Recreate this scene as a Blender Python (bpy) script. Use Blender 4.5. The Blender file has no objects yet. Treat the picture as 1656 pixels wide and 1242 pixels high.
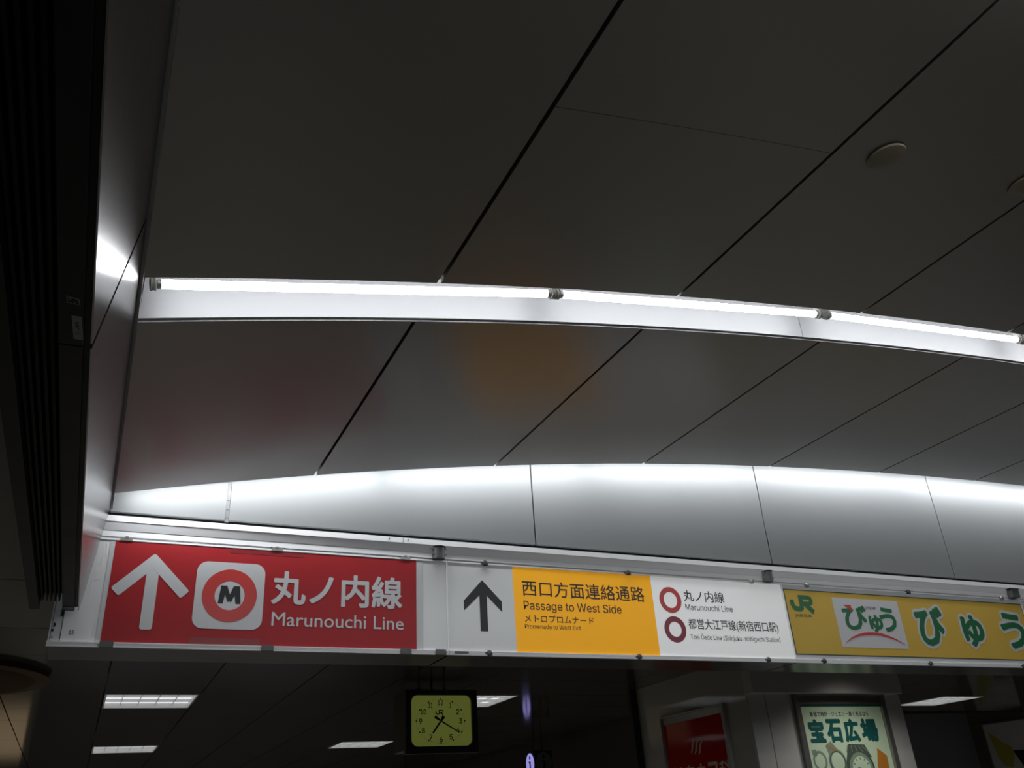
import bpy, bmesh, math, random
from mathutils import Vector, Matrix

# ------------------------------------------------------------------ camera, world, lights
scene = bpy.context.scene
COL = scene.collection
EYE = 1.6                                    # camera height above the floor

cam_data = bpy.data.cameras.new('camera')
cam_data.sensor_fit = 'HORIZONTAL'
cam_data.sensor_width = 36.0
cam_data.lens = 30.2735
cam_data.clip_start = 0.02
cam_ob = bpy.data.objects.new('camera', cam_data)
COL.objects.link(cam_ob)
RIGHT = Vector((0.90906595, -0.41254656, -0.05834762))
UP = Vector((-0.14384665, -0.44218533, 0.88531366))
FWD = Vector((0.39103356, 0.79641539, 0.46131907))
mw = Matrix.Identity(4)
for r in range(3):
    mw[r][0] = RIGHT[r]; mw[r][1] = UP[r]; mw[r][2] = -FWD[r]
mw[2][3] = EYE
cam_ob.matrix_world = mw
scene.camera = cam_ob

world = bpy.data.worlds.new('world')
scene.world = world
world.use_nodes = True
bgn = world.node_tree.nodes['Background']
bgn.inputs[0].default_value = (0.85, 0.93, 1.0, 1)
bgn.inputs[1].default_value = 0.012

scene.view_settings.view_transform = 'Standard'
scene.view_settings.look = 'None'
scene.view_settings.exposure = 0.0
scene.view_settings.gamma = 1.0
scene.view_settings.use_curve_mapping = False
scene.cycles.use_denoising = True
scene.cycles.max_bounces = 10
scene.cycles.diffuse_bounces = 5
scene.cycles.glossy_bounces = 5

TUBE_L = 20.0                                # radiance of the fluorescent tubes
HALL_W = 150.0                                # downward light of one hall ceiling fitting
TUBE_W_PER_M = 0.257 * TUBE_L * 0.5          # what one metre of tube sends out of its trough


def vault(x):                                # height of the vaulted ceiling's underside
    x = max(-0.3, min(8.4, x))
    return EYE + 1.33488 + 0.22497 * x - 0.0257309 * x * x + 0.00097275 * x ** 3


def lamp_strip(y, dz, x0, x1, watts, tilt=0.0, width=0.03, seg=1.25):
    """ceiling tubes of the neighbouring slots, one area lamp for each tube"""
    n = max(1, round((x1 - x0) / seg)); s = (x1 - x0) / n
    for k in range(n):
        a, b = x0 + k * s + 0.02, x0 + (k + 1) * s - 0.02
        za, zb = vault(a) + dz, vault(b) + dz
        L = bpy.data.lights.new('slot_lamp', 'AREA')
        L.shape = 'RECTANGLE'
        L.size = math.hypot(b - a, zb - za); L.size_y = width
        L.energy = watts * L.size
        L.color = (0.93, 0.97, 1.0)
        o = bpy.data.objects.new('slot_lamp', L); COL.objects.link(o)
        ux = Vector((b - a, 0, zb - za)).normalized()
        n0 = Vector((0, math.sin(tilt), -math.cos(tilt)))          # facing direction
        zz = -(n0 - ux * n0.dot(ux)).normalized()
        yy = zz.cross(ux)
        m = Matrix.Identity(4)
        for r in range(3):
            m[r][0] = ux[r]; m[r][1] = yy[r]; m[r][2] = zz[r]
        m[0][3] = (a + b) / 2; m[1][3] = y; m[2][3] = (za + zb) / 2
        o.matrix_world = m


# tubes hidden in the slot between the vault and the white wall, and in the slots overhead / behind
lamp_strip(3.79, 0.10, 0.0, 8.4, TUBE_W_PER_M * 2.0, tilt=0.5)
lamp_strip(0.535, -0.004, 0.0, 8.4, TUBE_W_PER_M * 0.9, tilt=0.6)
lamp_strip(-1.10, -0.004, 0.0, 8.4, TUBE_W_PER_M * 0.9, tilt=0.6)
lamp_strip(-2.73, -0.004, 0.0, 8.4, TUBE_W_PER_M * 0.9, tilt=0.6)

# ------------------------------------------------------------------ helpers: materials


def srgb(r, g, b):
    f = lambda c: ((c / 255.0) / 12.92 if c / 255.0 <= 0.04045 else ((c / 255.0 + 0.055) / 1.055) ** 2.4)
    return (f(r), f(g), f(b))


MATS = {}


def mat(name, col, rough=0.5, metal=0.0, spec=0.5, var=0.06, scale=6.0, emit=None, estr=0.0, coat=0.0, stretch=None, rvar=0.12, bump=0.0):
    m = bpy.data.materials.new(name); m.use_nodes = True
    nt = m.node_tree; p = nt.nodes['Principled BSDF']
    tc = nt.nodes.new('ShaderNodeTexCoord')
    mp = nt.nodes.new('ShaderNodeMapping')
    if stretch: mp.inputs['Scale'].default_value = stretch
    nz = nt.nodes.new('ShaderNodeTexNoise'); nz.inputs['Scale'].default_value = scale
    nz.inputs['Detail'].default_value = 5.0
    nt.links.new(tc.outputs['Object'], mp.inputs['Vector'])
    nt.links.new(mp.outputs['Vector'], nz.inputs['Vector'])
    mx = nt.nodes.new('ShaderNodeMix'); mx.data_type = 'RGBA'
    mx.inputs[6].default_value = tuple(c * (1 - var) for c in col) + (1,)
    mx.inputs[7].default_value = tuple(min(1, c * (1 + var)) for c in col) + (1,)
    nt.links.new(nz.outputs['Fac'], mx.inputs[0])
    nt.links.new(mx.outputs[2], p.inputs['Base Color'])
    mr = nt.nodes.new('ShaderNodeMapRange')
    mr.inputs['To Min'].default_value = rough * (1 - rvar); mr.inputs['To Max'].default_value = min(1, rough * (1 + rvar))
    nt.links.new(nz.outputs['Fac'], mr.inputs['Value'])
    nt.links.new(mr.outputs['Result'], p.inputs['Roughness'])
    p.inputs['Metallic'].default_value = metal
    p.inputs['Specular IOR Level'].default_value = spec
    p.inputs['Coat Weight'].default_value = coat
    if bump:
        bp = nt.nodes.new('ShaderNodeBump'); bp.inputs['Strength'].default_value = bump; bp.inputs['Distance'].default_value = 0.002
        nt.links.new(nz.outputs['Fac'], bp.inputs['Height']); nt.links.new(bp.outputs['Normal'], p.inputs['Normal'])
    if emit:
        p.inputs['Emission Color'].default_value = tuple(emit) + (1,)
        p.inputs['Emission Strength'].default_value = estr
    MATS[name] = m
    return m


M_vault = mat('satin_ceiling_panel', (0.215, 0.206, 0.185), 0.305, spec=0.8, var=0.03, scale=1.5, rvar=0.03)
M_void = mat('dark_void', (0.012, 0.012, 0.012), 0.8, spec=0.1)
M_wall = mat('white_wall_panel', (0.205, 0.21, 0.212), 0.45, var=0.02, scale=3)
M_joint = mat('grey_joint_strip', (0.60, 0.60, 0.60), 0.5)
M_edge = mat('edge_strip_glint_white', (0.95, 0.95, 0.95), 0.25)  # near-white stands in for chrome edges reflecting the tubes
M_jstrip = mat('grey_panel_joint', (0.19, 0.19, 0.19), 0.5)
M_dark = mat('dark_gap', (0.015, 0.015, 0.016), 0.6)
M_alu = mat('pale_aluminium_trim', (0.92, 0.92, 0.93), 0.45, metal=0.0, var=0.05, stretch=(0.3, 6, 6))
M_trough = mat('white_enamel', (0.30, 0.30, 0.305), 0.45, var=0.02)
M_tube = mat('lit_tube_glass', (0.9, 0.9, 0.9), 0.3, emit=(0.94, 0.97, 1.0), estr=TUBE_L)
M_cap = mat('tube_end_cap', (0.6, 0.6, 0.6), 0.3, metal=1.0)
M_holder = mat('grey_lamp_holder', (0.42, 0.41, 0.38), 0.5)
M_brush = mat('brushed_metal', (0.28, 0.27, 0.275), 0.25, metal=1.0, rvar=0.04, var=0.05, scale=40, stretch=(1, 0.05, 1))
M_black = mat('black_rail', (0.010, 0.010, 0.011), 0.55, spec=0.3)
M_slat = mat('black_slat', (0.006, 0.006, 0.007), 0.6, spec=0.25)
M_seal = mat('white_sealant', (0.8, 0.8, 0.8), 0.6)
M_sticker = mat('pale_sticker', (0.30, 0.30, 0.27), 0.6)
M_ink = mat('black_ink', (0.012, 0.012, 0.014), 0.5)
M_white = mat('white_acrylic', (0.76, 0.76, 0.76), 0.20, var=0.02, scale=2, rvar=0.04)
M_backlit = mat('backlit_white_acrylic', (0.76, 0.76, 0.76), 0.20, var=0.02, scale=2, rvar=0.04, emit=(1.0, 0.98, 0.96), estr=0.20)
M_white2 = mat('white_vinyl', (0.60, 0.60, 0.61), 0.35, var=0.02, scale=2)
M_red = mat('red_film', (0.40, 0.016, 0.021), 0.45, spec=0.3, var=0.10, scale=5, bump=0.25)
M_redtape = mat('dark_red_tape', (0.26, 0.012, 0.016), 0.4)
M_print_red = mat('red_print', (0.55, 0.035, 0.03), 0.35)
M_crimson = mat('crimson_print', (0.24, 0.012, 0.04), 0.35)
M_yel = mat('amber_print', (0.86, 0.40, 0.015), 0.40, spec=0.2, var=0.03, scale=2, emit=(1.0, 0.44, 0.014), estr=0.27)
M_gold = mat('golden_print', (0.66, 0.43, 0.075), 0.40, spec=0.25, var=0.03, scale=2)
M_green = mat('green_print', (0.012, 0.14, 0.05), 0.4)
M_dgreen = mat('dark_green_border', (0.02, 0.07, 0.035), 0.4)
M_housing = mat('dark_sign_housing', (0.05, 0.05, 0.045), 0.22, spec=0.6)
M_clip = mat('dark_grey_clip', (0.09, 0.09, 0.09), 0.45, metal=0.5)
M_clip2 = mat('zinc_clip', (0.40, 0.39, 0.36), 0.4, metal=0.8)
M_pipe = mat('grey_pipe', (0.085, 0.085, 0.085), 0.5)
M_back = mat('glossy_dark_ceiling_panel', (0.060, 0.056, 0.048), 0.10, spec=0.5, var=0.05, scale=2)
M_left = mat('dark_plain_ceiling_panel', (0.11, 0.10, 0.085), 0.4, spec=0.4)
M_lightbox = mat('louvre_light_diffuser', (0.8, 0.8, 0.8), 0.5, emit=(0.95, 0.98, 1.0), estr=0.72)
M_louv = mat('white_louvre', (0.75, 0.75, 0.75), 0.4)
M_clockbody = mat('black_clock_case', (0.018, 0.017, 0.016), 0.4)
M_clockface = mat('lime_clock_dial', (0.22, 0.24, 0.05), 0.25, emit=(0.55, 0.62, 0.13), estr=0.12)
M_clockink = mat('dial_ink', (0.012, 0.014, 0.008), 0.5)
M_stone = mat('polished_grey_pillar', (0.40, 0.39, 0.355), 0.06, spec=0.5, var=0.06, scale=3)
M_stone2 = mat('matt_grey_pillar', (0.46, 0.45, 0.43), 0.35, var=0.05, scale=3)
M_steel = mat('steel_frame', (0.30, 0.29, 0.27), 0.3, metal=0.8)
M_poster_red = mat('poster_red', (0.42, 0.012, 0.016), 0.05, spec=0.5)
M_cream = mat('cream_lettering', (0.50, 0.48, 0.36), 0.4)
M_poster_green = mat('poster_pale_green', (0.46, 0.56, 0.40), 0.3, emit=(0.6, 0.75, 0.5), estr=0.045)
M_teal = mat('poster_teal', (0.008, 0.085, 0.08), 0.4)
M_pgrey = mat('poster_grey_green', (0.20, 0.26, 0.19), 0.4)
M_pgrey2 = mat('poster_dark_grey', (0.07, 0.09, 0.07), 0.4)
M_porange = mat('poster_orange', (0.45, 0.17, 0.02), 0.4)
M_purple = mat('lit_violet_disc', (0.3, 0.3, 0.5), 0.4, emit=(0.42, 0.38, 0.95), estr=0.7)
M_unlit = mat('unlit_grey_disc', (0.13, 0.13, 0.13), 0.4)
M_bwall = mat('dark_back_wall', (0.17, 0.165, 0.19), 0.3)
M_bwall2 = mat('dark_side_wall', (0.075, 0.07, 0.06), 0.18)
M_floor = mat('grey_floor', (0.165, 0.158, 0.145), 0.35, var=0.1, scale=4)
M_paper = mat('paper_poster', (0.42, 0.42, 0.41), 0.4)
M_polive = mat('poster_olive', (0.32, 0.30, 0.03), 0.4)
M_pskin = mat('poster_skin', (0.13, 0.07, 0.05), 0.4)
M_pnavy = mat('poster_navy', (0.010, 0.010, 0.016), 0.4)
M_brown = mat('brown_disc', (0.07, 0.032, 0.014), 0.8, spec=0.15)
M_brown2 = mat('brown_disc_rim', (0.10, 0.06, 0.035), 0.8, spec=0.2)
M_plate = mat('dull_cover_plate', (0.22, 0.18, 0.12), 0.45)
M_warm = mat('added_warm_window', (0.5, 0.4, 0.3), 0.4, emit=(1.0, 0.72, 0.42), estr=0.2)

# ------------------------------------------------------------------ helpers: objects


def wloc(o):
    v = Vector((0, 0, 0))
    while o is not None:
        v += o.location; o = o.parent
    return v


def empty(name, label, cat, loc, group=None):
    o = bpy.data.objects.new(name, None); COL.objects.link(o)
    o.location = loc; o.empty_display_size = 0.1
    o['label'] = label; o['category'] = cat
    if group: o['group'] = group
    return o


def tag(o, label, cat, group=None):
    o['label'] = label; o['category'] = cat
    if group: o['group'] = group
    return o


def struct(o):
    o['kind'] = 'structure'
    return o


class MB:
    """collects shapes in world coordinates and links them as one mesh object"""

    def __init__(self):
        self.v = []; self.f = []

    def add(self, vs, fs):
        n = len(self.v)
        self.v += [tuple(p) for p in vs]
        self.f += [tuple(i + n for i in f) for f in fs]
        return self

    def box(self, x0, x1, y0, y1, z0, z1):
        vs = [(x, y, z) for z in (z0, z1) for y in (y0, y1) for x in (x0, x1)]
        return self.add(vs, [(0, 2, 3, 1), (4, 5, 7, 6), (0, 1, 5, 4), (2, 6, 7, 3), (0, 4, 6, 2), (1, 3, 7, 5)])

    def prism(self, pts, d):
        """pts: planar loop of 3-D points, extruded by the vector d"""
        n = len(pts); d = Vector(d)
        vs = [Vector(p) for p in pts] + [Vector(p) + d for p in pts]
        fs = [tuple(range(n)), tuple(range(2 * n - 1, n - 1, -1))]
        fs += [(i, i + n, (i + 1) % n + n, (i + 1) % n) for i in range(n)]
        return self.add(vs, fs)

    def cyl(self, a, b, ra, rb=None, n=20):
        rb = ra if rb is None else rb
        a = Vector(a); b = Vector(b); w = (b - a).normalized()
        u = w.orthogonal().normalized(); v = w.cross(u)
        ring = lambda c, r: [c + u * (r * math.cos(2 * math.pi * k / n)) + v * (r * math.sin(2 * math.pi * k / n)) for k in range(n)]
        vs = ring(a, ra) + ring(b, rb)
        fs = [tuple(range(n - 1, -1, -1)), tuple(range(n, 2 * n))] + [(i, (i + 1) % n, (i + 1) % n + n, i + n) for i in range(n)]
        return self.add(vs, fs)

    def lathe(self, a, axis, prof, n=28):
        """prof: list of (distance along axis, radius)"""
        a = Vector(a); w = Vector(axis).normalized(); u = w.orthogonal().normalized(); v = w.cross(u)
        vs = []; fs = []
        for t, r in prof:
            vs += [a + w * t + (u * math.cos(2 * math.pi * k / n) + v * math.sin(2 * math.pi * k / n)) * max(r, 1e-5) for k in range(n)]
        for j in range(len(prof) - 1):
            for i in range(n):
                fs.append((j * n + i, j * n + (i + 1) % n, (j + 1) * n + (i + 1) % n, (j + 1) * n + i))
        fs.append(tuple(range(n - 1, -1, -1))); fs.append(tuple(range((len(prof) - 1) * n, len(prof) * n)))
        return self.add(vs, fs)

    def build(self, name, m, parent=None, smooth=False, bevel=0.0):
        me = bpy.data.meshes.new(name)
        off = wloc(parent) if parent else Vector((0, 0, 0))
        if parent is None:
            lo = [min(p[i] for p in self.v) for i in range(3)]; hi = [max(p[i] for p in self.v) for i in range(3)]
            off = Vector(((lo[0] + hi[0]) / 2, (lo[1] + hi[1]) / 2, lo[2]))
        me.from_pydata([(p[0] - off.x, p[1] - off.y, p[2] - off.z) for p in self.v], [], self.f)
        bm = bmesh.new(); bm.from_mesh(me)
        bmesh.ops.recalc_face_normals(bm, faces=bm.faces)
        if bevel:
            bmesh.ops.bevel(bm, geom=[e for e in bm.edges if e.calc_face_angle(0) > 0.6], offset=bevel, segments=2, affect='EDGES', profile=0.6)
        bm.to_mesh(me); bm.free()
        if smooth:
            for p in me.polygons: p.use_smooth = True
            try: me.set_sharp_from_angle(angle=0.6)
            except Exception: pass
        me.materials.append(m)
        o = bpy.data.objects.new(name, me); COL.objects.link(o)
        if parent: o.parent = parent
        else: o.location = off
        return o


class Frame:
    """a flat face in the place: origin, right and up as one reads it; layers stand in front of it"""

    def __init__(self, o, u, v):
        self.o = Vector(o); self.u = Vector(u); self.v = Vector(v); self.n = self.u.cross(self.v)

    def p(self, x, y, d=0.0):
        return self.o + self.u * x + self.v * y + self.n * d

    def poly(self, mb, pts, d0, t=0.0005):
        mb.prism([self.p(x, y, d0) for x, y in pts], self.n * t); return mb

    def rect(self, mb, x0, x1, y0, y1, d0, t=0.0005):
        return self.poly(mb, [(x0, y0), (x1, y0), (x1, y1), (x0, y1)], d0, t)

    def rrect(self, mb, x0, x1, y0, y1, r, d0, t=0.0005, n=6):
        pts = []
        for cx, cy, a in ((x1 - r, y0 + r, -90), (x1 - r, y1 - r, 0), (x0 + r, y1 - r, 90), (x0 + r, y0 + r, 180)):
            pts += [(cx + r * math.cos(math.radians(a + 90 * k / n)), cy + r * math.sin(math.radians(a + 90 * k / n))) for k in range(n + 1)]
        return self.poly(mb, pts, d0, t)

    def disc(self, mb, cx, cy, rx, ry, d0, t=0.0005, n=40):
        return self.poly(mb, [(cx + rx * math.cos(2 * math.pi * k / n), cy + ry * math.sin(2 * math.pi * k / n)) for k in range(n)], d0, t)

    def ring(self, mb, cx, cy, ro, ri, d0, t=0.0005, n=48, yo=1.0):
        vs = []; fs = []
        for d in (d0, d0 + t):
            for r in (ro, ri):
                vs += [self.p(cx + r * math.cos(2 * math.pi * k / n), cy + yo * r * math.sin(2 * math.pi * k / n), d) for k in range(n)]
        for k in range(n):
            j = (k + 1) % n
            fs += [(k, j, n + j, n + k), (2 * n + k, 3 * n + k, 3 * n + j, 2 * n + j), (k, 2 * n + k, 2 * n + j, j), (n + k, n + j, 3 * n + j, 3 * n + k)]
        mb.add(vs, fs); return mb

    def stroke(self, mb, pts, w, d0, t=0.0005, taper=None):
        """a pen stroke of width w along pts (mitred)"""
        P = [Vector(p) for p in pts]; L = []; R = []
        for i, p in enumerate(P):
            a = (P[i] - P[i - 1]).normalized() if i else (P[1] - P[0]).normalized()
            b = (P[i + 1] - P[i]).normalized() if i < len(P) - 1 else a
            m = (a + b).normalized(); nn = Vector((-m.y, m.x))
            k = 1 / max(0.45, math.sqrt(max(0.0, (1 + a.dot(b)) / 2)))
            ww = w * (taper[i] if taper else 1.0)
            L.append(p + nn * ww / 2 * k); R.append(p - nn * ww / 2 * k)
        for i in range(len(P) - 1):
            self.poly(mb, [tuple(R[i]), tuple(R[i + 1]), tuple(L[i + 1]), tuple(L[i])], d0, t)
        return mb

    def text(self, name, body, x0, x1, y0, y1, d0, m, parent, bold=0.0, t=0.0005, res=3, sans=False, weight=0.0, halo=0.0):
        """lettering fitted into a box; bold widens the strokes outwards (in em)"""
        if sans:
            c = bpy.data.curves.new('lettering', 'CURVE'); c.dimensions = '2D'; c.fill_mode = 'BOTH'
            pen = 0
            for ch in body:
                adv, data = GLYPHS[ch]
                for loop in (data.split(';') if data else []):
                    pts = [tuple(int(q) for q in p.split(',')) for p in loop.split()]
                    sp = c.splines.new('POLY'); sp.points.add(len(pts) - 1); sp.use_cyclic_u = True
                    for k, (px, py) in enumerate(pts): sp.points[k].co = ((px + pen) / 1000, py / 1000, 0, 1)
                pen += adv
        else:
            c = bpy.data.curves.new('lettering', 'FONT'); c.body = body; c.size = 1.0
            c.resolution_u = res
        c.extrude = 0.5; c.bevel_depth = bold; c.bevel_resolution = 0
        o = bpy.data.objects.new('lettering', c); COL.objects.link(o)
        dg = bpy.context.evaluated_depsgraph_get(); dg.update()
        me = bpy.data.meshes.new_from_object(o.evaluated_get(dg))
        bpy.data.objects.remove(o); bpy.data.curves.remove(c)
        xs = [v.co.x for v in me.vertices]; ys = [v.co.y for v in me.vertices]
        ax, bx, ay, by = min(xs), max(xs), min(ys), max(ys); zm = 0.5 + bold
        off = wloc(parent)
        x0 += weight; x1 -= weight; y0 += weight; y1 -= weight
        for v in me.vertices:
            x = x0 + (v.co.x - ax) / (bx - ax) * (x1 - x0)
            y = y0 + (v.co.y - ay) / (by - ay) * (y1 - y0)
            v.co = self.p(x, y, d0 + t * (v.co.z + zm) / (2 * zm)) - off
        if weight + halo > 0:                        # heavy letters: the outline spread evenly in all directions
            bm = bmesh.new(); n = 16
            for q in ([0.45, 1.0] if halo else [1.0]):
                for k in range(n):
                    r = (weight + halo) * q; a = 2 * math.pi * k / n
                    sh = self.u * (r * math.cos(a)) + self.v * (r * math.sin(a)) + self.n * (k * 1e-5)
                    tmp = me.copy()
                    for v in tmp.vertices: v.co += sh
                    bm.from_mesh(tmp); bpy.data.meshes.remove(tmp)
            bm.to_mesh(me); bm.free()
        for p in me.polygons: p.use_smooth = False
        me.name = name; me.materials.clear(); me.materials.append(m)
        o = bpy.data.objects.new(name, me); COL.objects.link(o); o.parent = parent
        return o


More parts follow.
